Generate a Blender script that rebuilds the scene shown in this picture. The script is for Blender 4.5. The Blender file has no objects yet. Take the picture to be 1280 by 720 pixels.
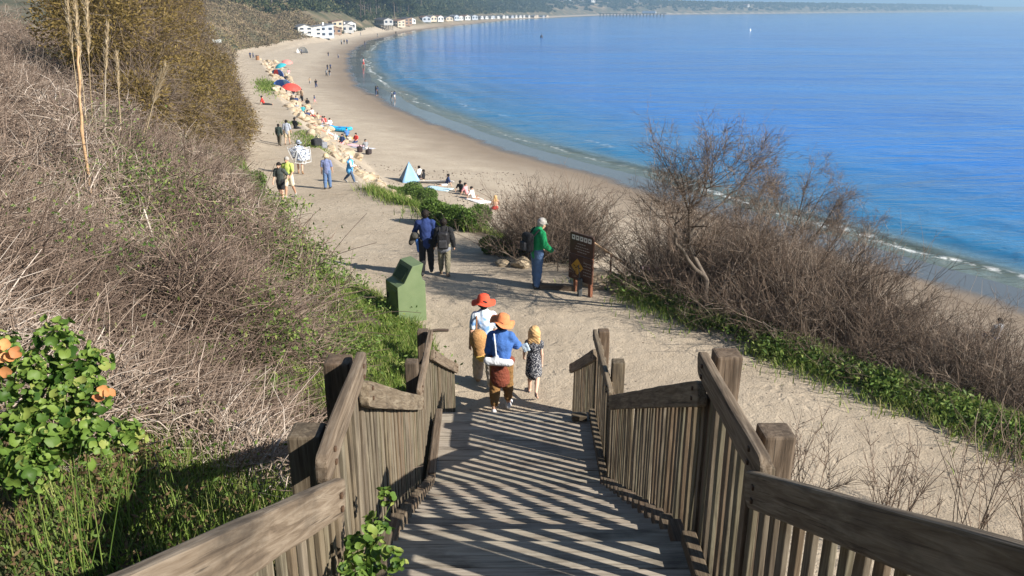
import bpy, bmesh, math, random
import numpy as np
from mathutils import Vector, Matrix, noise as mnoise
random.seed(7); rng = np.random.default_rng(7)
S = bpy.context.scene
COL = S.collection
R_ = math.radians
# ------------------------------------------------------------------ camera
CAMZ, PITCH, FPX = 6.6, R_(19.2), 1004.0
cd = bpy.data.cameras.new('camera'); cam = bpy.data.objects.new('camera', cd); COL.objects.link(cam)
cam.location = (0, 0, CAMZ); cam.rotation_euler = (R_(90) - PITCH, 0, 0)
cd.sensor_width = 36.0; cd.lens = 36.0 * FPX / 1280.0; cd.clip_start = 0.05; cd.clip_end = 60000
S.camera = cam
# ------------------------------------------------------------------ sky, sun, exposure
SUN_EL = R_(31); SUN_DIR = Vector((0.906, -0.423, 0)).normalized()      # horizontal direction towards the sun
w = bpy.data.worlds.new('World'); S.world = w; w.use_nodes = True
wn = w.node_tree.nodes; wl = w.node_tree.links
bg = wn['Background']; sky = wn.new('ShaderNodeTexSky'); sky.sky_type = 'NISHITA'; sky.sun_disc = False
sky.sun_elevation = SUN_EL; sky.sun_rotation = math.atan2(SUN_DIR.x, SUN_DIR.y)
sky.altitude = 100; sky.air_density = 1.0; sky.dust_density = 0.25; sky.ozone_density = 1.4
wl.new(sky.outputs[0], bg.inputs[0]); bg.inputs[1].default_value = 0.052
sl = bpy.data.lights.new('sun', 'SUN'); sun = bpy.data.objects.new('sun', sl); COL.objects.link(sun)
sl.energy = 5.0; sl.angle = R_(0.5); sl.color = (1.0, 0.93, 0.82)
sd = Vector((SUN_DIR.x * math.cos(SUN_EL), SUN_DIR.y * math.cos(SUN_EL), math.sin(SUN_EL)))
sun.rotation_euler = sd.to_track_quat('Z', 'Y').to_euler()
S.view_settings.view_transform = 'Standard'; S.view_settings.look = 'None'
S.view_settings.gamma = 1; S.view_settings.use_curve_mapping = False
S.view_settings.exposure = 1.0
S.cycles.use_denoising = True
S.cycles.max_bounces = 6; S.cycles.volume_bounces = 0
# ------------------------------------------------------------------ helpers
def tag(o, label=None, cat=None, group=None, kind=None):
    if label: o['label'] = label
    if cat: o['category'] = cat
    if group: o['group'] = group
    if kind: o['kind'] = kind
    return o
def empty(name, loc=(0, 0, 0), rz=0.0, label=None, cat=None, group=None):
    o = bpy.data.objects.new(name, None); COL.objects.link(o)
    o.empty_display_size = 0.1
    o.location = loc; o.rotation_euler = (0, 0, rz)
    return tag(o, label, cat, group)
def link(name, me, m=None, parent=None):
    o = bpy.data.objects.new(name, me); COL.objects.link(o)
    if m is not None:
        if me.materials: me.materials[0] = m
        else: me.materials.append(m)
    if parent is not None: o.parent = parent
    return o
def copy_tree(o, parent=None):
    c = o.copy(); COL.objects.link(c)
    if parent is not None: c.parent = parent
    for ch in list(o.children): copy_tree(ch, c)
    return c
def mesh_np(name, V, F, attrs=None, smooth=False):
    """V (n,3), F (m,k) with k 3 or 4"""
    me = bpy.data.meshes.new(name); V = np.ascontiguousarray(V, dtype=np.float32); F = np.ascontiguousarray(F, dtype=np.int32)
    k = F.shape[1]
    me.vertices.add(len(V)); me.vertices.foreach_set('co', V.ravel())
    me.loops.add(F.size); me.loops.foreach_set('vertex_index', F.ravel())
    me.polygons.add(len(F)); me.polygons.foreach_set('loop_start', np.arange(0, F.size, k, dtype=np.int32))
    if smooth: me.polygons.foreach_set('use_smooth', np.ones(len(F), dtype=bool))
    me.update(calc_edges=True)
    for n, a in (attrs or {}).items():
        at = me.attributes.new(n, 'FLOAT', 'POINT'); at.data.foreach_set('value', np.ascontiguousarray(a, dtype=np.float32))
    return me
def unit(v): return v / np.maximum(np.linalg.norm(v, axis=-1, keepdims=True), 1e-9)
def tubes(P, R, sides=3, tint=None):
    P = np.asarray(P, float); N, K, _ = P.shape; R = np.broadcast_to(np.asarray(R, float), (N, K))
    T = unit(np.gradient(P, axis=1)); ref = np.where(np.abs(T[:, :1, 2:3]) > .9, np.array([1., 0, 0]), np.array([0, 0, 1.]))
    A = unit(np.cross(T, ref)); B = np.cross(T, A)
    an = np.arange(sides) * 2 * math.pi / sides
    V = P[:, :, None] + R[:, :, None, None] * (A[:, :, None] * np.cos(an)[:, None] + B[:, :, None] * np.sin(an)[:, None])
    idx = np.arange(N * K * sides).reshape(N, K, sides)
    a = idx[:, :-1]; b = idx[:, 1:]
    F = np.stack([a, np.roll(a, -1, 2), np.roll(b, -1, 2), b], -1).reshape(-1, 4)
    tn = rng.random(N) if tint is None else tint
    return V.reshape(-1, 3), F, np.repeat(tn, K * sides)
def ribbons(P, W, side, tint=None):
    """flat blades: P (N,K,3), widths (N,K), side (N,3)"""
    N, K, _ = P.shape; W = np.broadcast_to(W, (N, K))
    V = np.stack([P - side[:, None] * W[..., None] / 2, P + side[:, None] * W[..., None] / 2], 2)
    idx = np.arange(N * K * 2).reshape(N, K, 2)
    F = np.stack([idx[:, :-1, 0], idx[:, :-1, 1], idx[:, 1:, 1], idx[:, 1:, 0]], -1).reshape(-1, 4)
    tn = rng.random(N) if tint is None else tint
    return V.reshape(-1, 3), F, np.repeat(tn, K * 2)
def leafs(C, D, L, W, tint=None, fold=.25):
    """rhombic leaves: centre C, direction D, length L, width W"""
    N = len(C); D = unit(D); r = unit(rng.normal(size=(N, 3))); Sd = unit(np.cross(D, r)); U = np.cross(Sd, D)
    L = np.broadcast_to(L, N)[:, None]; W = np.broadcast_to(W, N)[:, None]
    V = np.stack([C - D * L / 2, C + Sd * W / 2 + U * W * fold, C + D * L / 2, C - Sd * W / 2 + U * W * fold], 1)
    F = np.arange(N * 4).reshape(N, 4)
    tn = rng.random(N) if tint is None else tint
    return V.reshape(-1, 3), F, np.repeat(tn, 4)
def merge(*parts):
    Vs, Fs, Ts, n = [], [], [], 0
    for V, F, T in parts:
        Vs.append(V); Fs.append(F + n); Ts.append(T); n += len(V)
    return np.concatenate(Vs), np.concatenate(Fs), np.concatenate(Ts)
def geo(name, parts, m, parent=None, smooth=False):
    V, F, T = merge(*parts)
    return link(name, mesh_np(name, V, F, {'tint': T}, smooth), m, parent)
# ------------------------------------------------------------------ materials
class NT:
    def __init__(s, name):
        s.m = bpy.data.materials.new(name); s.m.use_nodes = True; s.t = s.m.node_tree; s.n = s.t.nodes; s.l = s.t.links
        s.b = s.n['Principled BSDF']; s.out = s.n['Material Output']
        s.b.inputs['Specular IOR Level'].default_value = .3
    def new(s, ty, **kw):
        nd = s.n.new(ty)
        for k, v in kw.items():
            if hasattr(nd, k): setattr(nd, k, v)
            else: nd.inputs[k].default_value = v
        return nd
    def coord(s, which='Object', scale=(1, 1, 1)):
        tc = s.new('ShaderNodeTexCoord'); mp = s.new('ShaderNodeMapping'); mp.inputs['Scale'].default_value = scale
        s.l.new(tc.outputs[which], mp.inputs[0]); return mp.outputs[0]
    def geo_pos(s, scale=(1, 1, 1)):
        g = s.new('ShaderNodeNewGeometry'); mp = s.new('ShaderNodeMapping'); mp.inputs['Scale'].default_value = scale
        s.l.new(g.outputs['Position'], mp.inputs[0]); return mp.outputs[0]
    def noise(s, vec, scale, detail=4, rough=.55, dist=0):
        nd = s.new('ShaderNodeTexNoise', Scale=scale, Detail=detail, Roughness=rough, Distortion=dist)
        if vec is not None: s.l.new(vec, nd.inputs['Vector'])
        return nd.outputs['Fac']
    def ramp(s, fac, stops):
        nd = s.new('ShaderNodeValToRGB'); cr = nd.color_ramp
        while len(cr.elements) < len(stops): cr.elements.new(.5)
        for e, (p, c) in zip(cr.elements, stops):
            e.position = p; e.color = (*c, 1) if len(c) == 3 else c
        s.l.new(fac, nd.inputs[0]); return nd.outputs[0]
    def rng(s, v, a, b, c=0., d=1.):
        nd = s.new('ShaderNodeMapRange'); s.l.new(v, nd.inputs[0])
        for i, x in enumerate((a, b, c, d)): nd.inputs[1 + i].default_value = x
        return nd.outputs[0]
    def math(s, op, a, b=None):
        nd = s.new('ShaderNodeMath', operation=op)
        for i, x in enumerate((a, b)):
            if x is None: continue
            if isinstance(x, (int, float)): nd.inputs[i].default_value = x
            else: s.l.new(x, nd.inputs[i])
        return nd.outputs[0]
    def mix(s, fac, a, b, blend='MIX'):
        nd = s.new('ShaderNodeMix', data_type='RGBA', blend_type=blend)
        for i, x in ((0, fac), (6, a), (7, b)):
            if isinstance(x, (int, float)): nd.inputs[i].default_value = x
            elif isinstance(x, tuple): nd.inputs[i].default_value = (*x, 1)
            else: s.l.new(x, nd.inputs[i])
        return nd.outputs[2]
    def attr(s, name): 
        nd = s.new('ShaderNodeAttribute'); nd.attribute_name = name; return nd.outputs['Fac']
    def objrand(s): return s.new('ShaderNodeObjectInfo').outputs['Random']
    def bump(s, h, strength=.3, dist=.02, prev=None):
        nd = s.new('ShaderNodeBump'); nd.inputs['Strength'].default_value = strength; nd.inputs['Distance'].default_value = dist
        s.l.new(h, nd.inputs['Height'])
        if prev is not None: s.l.new(prev, nd.inputs['Normal'])
        return nd.outputs[0]
    def done(s, color=None, rough=.8, normal=None):
        for k, v in (('Base Color', color), ('Roughness', rough), ('Normal', normal)):
            if v is None: continue
            if isinstance(v, (int, float)): s.b.inputs[k].default_value = v
            elif isinstance(v, tuple): s.b.inputs[k].default_value = (*v, 1)
            else: s.l.new(v, s.b.inputs[k])
        return s.m
def sc(c, k): return tuple(min(1, x * k) for x in c)
_mc = {}
def pm(name, c, var=.18, scale=9, rough=.8, bump=.15, bdist=.01):
    """plain procedural material: base colour with noise variation and a little bump"""
    if name in _mc: return _mc[name]
    t = NT(name); v = t.coord('Object'); n = t.noise(v, scale, 4)
    col = t.ramp(n, [(.3, sc(c, 1 - var)), (.7, sc(c, 1 + var))])
    _mc[name] = t.done(col, rough, t.bump(t.noise(v, scale * 4, 3), bump, bdist)); return _mc[name]
def tintmat(name, stops, rough=.75, trans=0.0, spec=.25):
    t = NT(name); c = t.ramp(t.attr('tint'), stops)
    t.b.inputs['Specular IOR Level'].default_value = spec
    t.done(c, rough)
    if trans:
        tr = t.new('ShaderNodeBsdfTranslucent'); t.l.new(c, tr.inputs[0]); mx = t.new('ShaderNodeMixShader'); mx.inputs[0].default_value = trans
        t.l.new(t.b.outputs[0], mx.inputs[1]); t.l.new(tr.outputs[0], mx.inputs[2]); t.l.new(mx.outputs[0], t.out.inputs[0])
    return t.m
# ------------------------------------------------------------------ lie of the land
def curve(pts, smooth=1):
    pts = sorted(pts); a = np.array(pts, float)
    def f(Y): return np.interp(Y, a[:, 0], a[:, 1])
    def g(Y):
        Y = np.asarray(Y, float); h = 0.5 + np.abs(Y) * .045
        return (f(Y - h) + f(Y + h) + f(Y - h / 2) + f(Y + h / 2) + 2 * f(Y)) / 6
    return g
W_ = curve([(-200, 170), (20, 39), (41.5, 28), (52.8, 21.7), (70, 13.4), (81, 6.5), (97.5, -1.9), (122, -12), (162, -25), (222, -39), (285, -49.7), (395, -60), (527, -60), (662, -50), (1070, 0), (1800, 203), (4120, 2480), (7000, 5200), (30000, 28000)])
E_ = curve([(-200, 160), (-20, 30), (0, 17), (6, 12.6), (11, 9.2), (15, 6.2), (19, 3.6), (22, 1.5), (27, -1.5), (37, -6.5), (53, -12.5), (84, -22.5), (105, -30.0), (143, -41.5), (190, -57), (225, -69), (312, -78), (413, -80), (525, -78), (712, -54), (1112, -4), (1800, 170), (4120, 2430), (7000, 5150), (30000, 27950)])
T_ = curve([(-200, -1.4), (11, -1.4), (12.6, -1.55), (14.5, -1.85), (16.6, -2.5), (18.6, -4), (23, -6.4), (29, -9.1), (38, -12.6), (47, -16.0), (63, -20), (100, -33.5), (135, -46), (190, -64), (225, -76), (312, -82), (413, -84), (525, -82), (712, -58), (1112, -8), (1800, 160), (4120, 2415), (7000, 5130), (30000, 27900)])
ZP = lambda Y: np.interp(Y, [-50, 20, 35, 60, 100, 160, 230, 320, 413], [0, 0, -1.3, -2.8, -4.0, -5.0, -5.7, -5.8, -5.3])
SP = [(-6, 8.27), (3.05, 3.56), (4.1, 3.56), (8.1, 1.38), (9.8, 1.38), (12.4, 0.0), (14, 0.0)]
def stair_z(Y): return np.interp(Y, [p[0] for p in SP], [p[1] for p in SP])
SEA = -7.5
def sdist(f, x, Y):
    e = 0.5 + np.abs(Y) * .02; d = (f(Y + e) - f(Y - e)) / (2 * e)
    return (f(Y) - x) / np.sqrt(1 + d * d)
_wv = [(rng.normal(size=2), rng.random() * 6.28) for _ in range(40)]
def wob(x, y, sc_, n=8, off=0):
    r = 0
    for k in range(n):
        d, p = _wv[(k + off) % 40]; r = r + np.sin((x * d[0] + y * d[1]) * sc_ * (1 + .35 * k) + p * (k + 1)) / (1 + .25 * k)
    return r / n
def softplus(d, k): return np.where(d / k > 20, d, k * np.log1p(np.exp(np.clip(d / k, -30, 20))))
def smax(a, b, k): return b + softplus(a - b, k)
def terrain(x, Y, full=False):
    x = np.asarray(x, float); Y = np.asarray(Y, float)
    dW = sdist(W_, x, Y) + wob(x, Y, .12, 6) * np.clip(Y / 60, .5, 4) * .9
    dE = sdist(E_, x, Y) + wob(x, Y, .35, 6, 5) * .35
    dT = sdist(T_, x, Y) + wob(x, Y, .3, 6, 9) * np.clip(Y / 20, .0, 2) * .45
    hm = np.interp(Y, [0, 60, 110, 200, 320, 700, 1500, 2500, 4500, 9000], [14, 13, 9, 12, 19, 30, 24, 17, 13, 12])
    sl_ = np.interp(Y, [0, 10, 60, 100, 200, 320, 700, 4000], [.62, .70, .70, .60, .85, .95, .9, .4])
    zp = ZP(Y)
    near = np.clip((14 - Y) / 1.6, 0, 1)
    st = stair_z(Y) - .42
    base = np.where(Y < 14, zp * (1 - near) + np.maximum(st, 0 * st) * near, zp)
    # bank falling away to the right of the stairs
    right = np.maximum(base - np.maximum(x - 1.32, 0) * 1.15, 0)
    basr = np.where(x > 0, smax(right, np.zeros_like(right), .06) - .04, base)
    plat = np.where(Y < 14, basr, zp)
    up = softplus(dT, np.clip(Y / 60, .12, 2.2))
    hill = hm * (1 - np.exp(-sl_ * up / hm)) * (1 + .16 * wob(x, Y, .09, 7, 3)) + wob(x, Y, .5, 6, 11) * .12 * np.clip(up, 0, 2)
    far = np.clip((Y - 230) / 150, 0, 1)
    hill = hill + far * np.clip(up - 20, 0, 60) * .12
    land = plat + hill + wob(x, Y, 1.3, 8, 2) * .025
    bslope = np.clip(dW, -40, 60)
    beach = SEA + np.where(bslope > 0, .05 * bslope + .0004 * bslope ** 2, .05 * bslope) + wob(x, Y, .35, 8, 20) * .05 * np.clip(dW / 8, 0, 1) - .02
    bluff = zp + dE * .62
    z = np.where(dE > 0, land, np.maximum(beach, np.minimum(land, bluff + wob(x, Y, .9, 7, 14) * .12)))
    z = np.where(dE < 0, np.minimum(z, land), z)
    if full: return z, dW, dE, dT
    return z
def tz(x, y): return float(terrain(np.array([x]), np.array([y]))[0])
cp, sp_ = math.cos(PITCH), math.sin(PITCH)
def ray(px, py):
    u = (px - 640) / FPX; v = (360 - py) / FPX
    return Vector((u, cp + v * sp_, -sp_ + v * cp))
def ground(px, py, tmin=2., lift=0.):
    """the point of the ground that the photograph shows at a pixel (survey of the photograph)"""
    d = ray(px, py); t = np.geomspace(tmin, 6000, 2600)
    X = d.x * t; Y = d.y * t; Z = CAMZ + d.z * t
    h = Z < terrain(X, Y) + lift
    i = int(np.argmax(h)) if h.any() else len(t) - 1
    a, b = t[max(i - 1, 0)], t[i]
    for _ in range(12):
        m = (a + b) / 2
        if CAMZ + d.z * m < tz(d.x * m, d.y * m) + lift: b = m
        else: a = m
    p = d * b; return Vector((p.x, p.y, tz(p.x, p.y)))
def at_depth(px, py, Y):
    d = ray(px, py); t = Y / d.y; return Vector((d.x * t, Y, CAMZ + d.z * t))
HAZE = True
# ------------------------------------------------------------------ terrain sheet
def ground_mat():
    t = NT('ground_sand_and_soil'); P = t.geo_pos()
    wl_, veg, path, far = t.attr('wl'), t.attr('veg'), t.attr('path'), t.attr('far')
    n1 = t.noise(P, .35, 5); n2 = t.noise(P, 3.2, 6, .62); n3 = t.noise(P, 26, 4, .65); n4 = t.noise(P, 110, 2)
    big = t.noise(P, .07, 4)
    sand = t.ramp(t.math('ADD', t.math('MULTIPLY', n1, .55), t.math('MULTIPLY', n2, .45)), [(.30, (.32, .26, .195)), (.5, (.405, .34, .262)), (.7, (.48, .41, .32))])
    dirt = t.ramp(t.math('ADD', t.math('MULTIPLY', n1, .6), t.math('MULTIPLY', n2, .4)), [(.32, (.31, .25, .182)), (.5, (.385, .318, .24)), (.68, (.445, .375, .288))])
    # pebbles and dark specks
    vo = t.new('ShaderNodeTexVoronoi', Scale=5.5); t.l.new(P, vo.inputs['Vector'])
    sel = t.math('GREATER_THAN', t.noise(P, 1.1, 3), .56)
    speck = t.math('MULTIPLY', t.rng(vo.outputs['Distance'], .16, .10), sel)
    vo2 = t.new('ShaderNodeTexVoronoi', Scale=19); t.l.new(P, vo2.inputs['Vector'])
    speck2 = t.math('MULTIPLY', t.rng(vo2.outputs['Distance'], .24, .17), t.math('GREATER_THAN', t.noise(P, .8, 4), .46))
    c = t.mix(path, sand, dirt)
    c = t.mix(t.math('MULTIPLY', speck2, .7), c, (.16, .125, .095))
    dryz = t.rng(wl_, 11, 17)
    c = t.mix(t.math('MULTIPLY', t.math('MULTIPLY', speck, .75), dryz), c, (.09, .07, .055))
    # damp and wet sand (amount of water in the sand)
    wln = t.math('ADD', wl_, t.math('MULTIPLY', t.math('SUBTRACT', n1, .5), 3.0))
    damp = t.rng(wln, 15, 7.5)
    c = t.mix(t.math('MULTIPLY', damp, t.math('SUBTRACT', 1., path)), c, (.215, .165, .118))
    wet = t.math('MULTIPLY', t.rng(wln, 6.6, 4.6), t.math('SUBTRACT', 1., path))
    c = t.mix(wet, c, (.085, .085, .085))
    soil = t.ramp(n2, [(.3, (.03, .023, .015)), (.55, (.075, .055, .034)), (.75, (.13, .10, .06))])
    grs = t.ramp(n3, [(.3, (.03, .055, .012)), (.6, (.075, .115, .025)), (.8, (.13, .14, .05))])
    soil = t.mix(t.rng(t.noise(P, .9, 4), .47, .6), soil, grs)
    vegn = t.rng(t.math('ADD', veg, t.math('MULTIPLY', t.math('SUBTRACT', n2, .5), 1.0)), .35, .65)
    c = t.mix(vegn, c, soil)
    fv = t.ramp(t.noise(P, .06, 6, .65), [(.30, (.035, .045, .016)), (.45, (.09, .08, .04)), (.58, (.17, .13, .08)), (.68, (.36, .26, .15)), (.8, (.10, .09, .045))])
    c = t.mix(far, c, fv)
    rough = t.math('SUBTRACT', .93, t.math('MULTIPLY', wet, .80))
    dry = t.math('SUBTRACT', 1., damp)
    b1 = t.bump(n3, .6, .04); b2 = t.bump(t.math('MULTIPLY', n2, dry), .42, .10, b1); b3 = t.bump(n4, .22, .006, b2)
    vf = t.new('ShaderNodeTexVoronoi', feature='SMOOTH_F1', Scale=2.6, Randomness=1.); vf.inputs['Smoothness'].default_value = .4; dsp = t.new('ShaderNodeVectorMath', operation='ADD'); dn = t.new('ShaderNodeTexNoise', Scale=2.2); t.l.new(P, dn.inputs['Vector']); t.l.new(P, dsp.inputs[0]); t.l.new(dn.outputs['Color'], dsp.inputs[1]); t.l.new(dsp.outputs[0], vf.inputs['Vector'])
    tramp = t.math('MULTIPLY', t.rng(vf.outputs['Distance'], .10, .34), t.math('MULTIPLY', dry, t.rng(t.noise(P, .55, 3), .42, .58)))
    b3 = t.bump(tramp, .5, .035, b3); b4 = t.bump(speck, .5, .05, b3)
    mixn = t.new('ShaderNodeMix', data_type='VECTOR'); t.l.new(wet, mixn.inputs[0]); t.l.new(b4, mixn.inputs[4])
    g = t.new('ShaderNodeNewGeometry'); t.l.new(g.outputs['Normal'], mixn.inputs[5])
    t.b.inputs['Specular IOR Level'].default_value = .5
    return t.done(c, rough, mixn.outputs[1])
def build_ground():
    na, nr = 1000, 640
    az = np.concatenate([np.linspace(-150, -48, 100, endpoint=False), np.linspace(-48, 42, 800, endpoint=False), np.linspace(42, 150, 100)]) * math.pi / 180
    r = np.geomspace(.8, 14000, nr)
    A, Rr = np.meshgrid(az, r); X = Rr * np.sin(A); Y = -2.5 + Rr * np.cos(A)
    Z, dW, dE, dT = terrain(X, Y, True)
    # footprints and wheel-worn unevenness near by
    Z = Z + np.where((dE > 0) & (dT < 0), wob(X, Y, 4.5, 9, 6) * .016, 0)
    V = np.stack([X, Y, Z], -1).reshape(-1, 3)
    i = np.arange(nr * na).reshape(nr, na)
    F = np.stack([i[:-1, :-1], i[1:, :-1], i[1:, 1:], i[:-1, 1:]], -1).reshape(-1, 4)[:, ::-1]
    near = Y < 320
    inpath = np.clip((dE + .2) / .8, 0, 1) * np.clip(.5 - dT / .8, 0, 1)
    veg = np.clip(.5 + dT / .9, 0, 1)
    edge = np.clip(1 - np.abs(dE + np.interp(Y, [0, 20, 30, 60], [.2, .4, .6, .6])) / np.interp(Y, [0, 19, 22, 40, 70, 120], [2.3, 1.5, 1.7, 1.5, .8, .3]), 0, 1) * 1.3
    bank = np.clip((-dE) / 1.0, 0, 1) * np.clip((Z - (SEA + .05 * np.clip(dW, 0, 60) + .0004 * np.clip(dW, 0, 60) ** 2) - .5) / .8, 0, 1)
    bank = np.where(Y > 33, bank * .35, bank)
    veg = np.maximum(veg, np.maximum(edge * (Y < 38), bank))
    sb = np.clip((1.9 - np.abs(X)) / .4, 0, 1) * (Y < 12.2) * (Z > .3)
    veg = np.maximum(veg, sb)
    far = np.clip((Y - 150) / 60, 0, 1) * np.clip(dT / 4, 0, 1)
    far = np.maximum(far, np.clip((Y - 500) / 100, 0, 1) * np.clip((dE + 2) / 6, 0, 1))
    me = mesh_np('ground', V, F, {'wl': dW.ravel(), 'veg': veg.ravel(), 'path': inpath.ravel() * (Y.ravel() < 330), 'far': far.ravel()}, True)
    return tag(link('ground', me, ground_mat()), kind='structure')
build_ground()
# ------------------------------------------------------------------ sea
def sea_mat():
    t = NT('sea_water'); wl_ = t.attr('wl')
    P = t.geo_pos()
    big = t.noise(t.geo_pos((.010, .018, .02)), 1.0, 4, .6, .6)
    deep = t.mix(t.rng(big, .36, .62), (.010, .13, .47), (.016, .18, .56))
    sh = t.rng(wl_, -30, -2)
    c = t.mix(sh, deep, (.022, .15, .30))
    c = t.mix(t.rng(wl_, -4.0, -.6), c, (.10, .125, .105))
    nz = t.noise(P, 1.3, 4, .6); nf = t.noise(P, .12, 3)
    ln = t.math('ADD', wl_, t.math('MULTIPLY', t.math('SUBTRACT', nf, .5), 4.))
    foam1 = t.math('MULTIPLY', t.rng(t.math('ABSOLUTE', t.math('ADD', ln, .2)), .55, .1), t.math('MULTIPLY', t.rng(nz, .46, .58), t.rng(t.noise(P, .05, 2), .40, .62, .15, 1)))
    foam2 = t.math('MULTIPLY', t.math('MULTIPLY', t.rng(t.math('ABSOLUTE', t.math('ADD', ln, 5.5)), .7, .1), t.rng(nz, .5, .6)), t.rng(t.noise(P, .03, 2), .5, .58, 0, .35))
    foam = t.math('MAXIMUM', foam1, foam2)
    c = t.mix(foam, c, (.72, .74, .74))
    rough = t.math('ADD', t.math('MULTIPLY', foam, .5), .10)
    # ripples run along the shore
    r1 = t.noise(t.geo_pos((.35, .9, 1)), 1.0, 5, .6, .4); r2 = t.noise(t.geo_pos((.05, .16, 1)), 1.0, 4, .55, .5)
    r3 = t.noise(t.geo_pos((.006, .03, 1)), 1.0, 3, .55, .3)
    b = t.bump(r1, .6, .40); b = t.bump(r2, .5, 1.8, b); b = t.bump(r3, .2, 10., b)
    t.b.inputs['IOR'].default_value = 1.33; t.b.inputs['Specular IOR Level'].default_value = .5
    return t.done(c, rough, b)
def build_sea():
    na, nr = 420, 640
    az = np.linspace(-40, 110, na) * math.pi / 180; r = np.geomspace(26, 30000, nr)
    A, Rr = np.meshgrid(az, r); X = Rr * np.sin(A); Y = Rr * np.cos(A)
    _, dW, _, _ = terrain(X, Y, True)
    lw = dW + wob(X, Y, .06, 5, 8) * 1.2
    Z = SEA + .34 * np.exp(-((lw + 1.6) / .75) ** 2) * np.clip(.5 + .8 * wob(X, Y, .05, 5, 17), 0, 1) * .8 + .10 * np.exp(-((lw + 6) / 1.3) ** 2) + .07 * np.sin(lw * .9) * np.exp(-np.abs(lw) / 25.)
    V = np.stack([X, Y, Z], -1).reshape(-1, 3); i = np.arange(nr * na).reshape(nr, na)
    F = np.stack([i[:-1, :-1], i[1:, :-1], i[1:, 1:], i[:-1, 1:]], -1).reshape(-1, 4)[:, ::-1]
    keep = (dW.ravel()[F] < 9).any(1); F = F[keep]
    me = mesh_np('sea', V, F, {'wl': dW.ravel()}, True)
    return tag(link('sea', me, sea_mat()), kind='structure')
build_sea()
# ------------------------------------------------------------------ haze over the bay
def build_haze():
    bm = bmesh.new(); bmesh.ops.create_cube(bm, size=1)
    me = bpy.data.meshes.new('haze'); bm.to_mesh(me); bm.free()
    t = NT('haze_air'); t.n.remove(t.b); v = t.new('ShaderNodeVolumePrincipled')
    v.inputs['Color'].default_value = (.45, .71, 1.0, 1); v.inputs['Density'].default_value = .00036; v.inputs['Anisotropy'].default_value = .2
    t.l.new(v.outputs[0], t.out.inputs['Volume'])
    o = link('haze', me, t.m); o.scale = (62000, 62000, 160); o.location = (0, 0, 160 / 2 - 14)
    tag(o, kind='stuff'); return o
if HAZE: build_haze()
# ------------------------------------------------------------------ weathered timber
def wood_mat(name, stops, tintamt=.35, sx=2.2):
    t = NT(name); v = t.coord('Object', (sx, 34, 34)); 
    oi = t.new('ShaderNodeObjectInfo'); vm = t.new('ShaderNodeVectorMath', operation='SCALE'); vm.inputs[3].default_value = 37.
    cb = t.new('ShaderNodeCombineXYZ'); t.l.new(oi.outputs['Random'], cb.inputs[0]); t.l.new(oi.outputs['Random'], cb.inputs[1]); t.l.new(cb.outputs[0], vm.inputs[0])
    ad = t.new('ShaderNodeVectorMath', operation='ADD'); t.l.new(v, ad.inputs[0]); t.l.new(vm.outputs[0], ad.inputs[1]); v = ad.outputs[0]
    g = t.noise(v, 1.0, 6, .65, .9); v2 = t.coord('Object', (1.3, 3, 3)); ad2 = t.new('ShaderNodeVectorMath', operation='ADD'); t.l.new(v2, ad2.inputs[0]); t.l.new(vm.outputs[0], ad2.inputs[1])
    blot = t.noise(ad2.outputs[0], 1.6, 5, .6)
    c = t.ramp(g, stops)
    hue = t.ramp(oi.outputs['Random'], [(0, (.62, .55, .48)), (.3, (1., .95, .86)), (.55, (.80, .84, .68)), (.8, (.86, .66, .50)), (1, (1.12, 1.06, 1.0))])
    c = t.mix(tintamt, c, hue, 'MULTIPLY')
    c = t.mix(t.rng(blot, .52, .72, 0, .75), c, (.045, .035, .027))
    crack = t.rng(t.noise(t.coord('Object', (1.5, 75, 75)), 1.0, 4, .6, .5), .40, .33)
    c = t.mix(t.math('MULTIPLY', crack, .7), c, (.03, .022, .016))
    return t.done(c, .85, t.bump(crack, -.4, .006, t.bump(g, .45, .006)))
M_RAIL = wood_mat('weathered_rail_wood', [(.28, (.07, .05, .035)), (.48, (.175, .135, .098)), (.70, (.30, .25, .195))], .35)
M_PICK = wood_mat('weathered_picket_wood', [(.28, (.07, .055, .042)), (.50, (.175, .15, .115)), (.72, (.275, .245, .20))], .75)
M_POST = wood_mat('weathered_post_wood', [(.28, (.05, .037, .026)), (.5, (.125, .095, .07)), (.72, (.22, .18, .14))], .5)
M_DECK = wood_mat('weathered_tread_wood', [(.28, (.17, .145, .118)), (.5, (.33, .29, .245)), (.72, (.43, .39, .335))], .3, 1.6)
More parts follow.
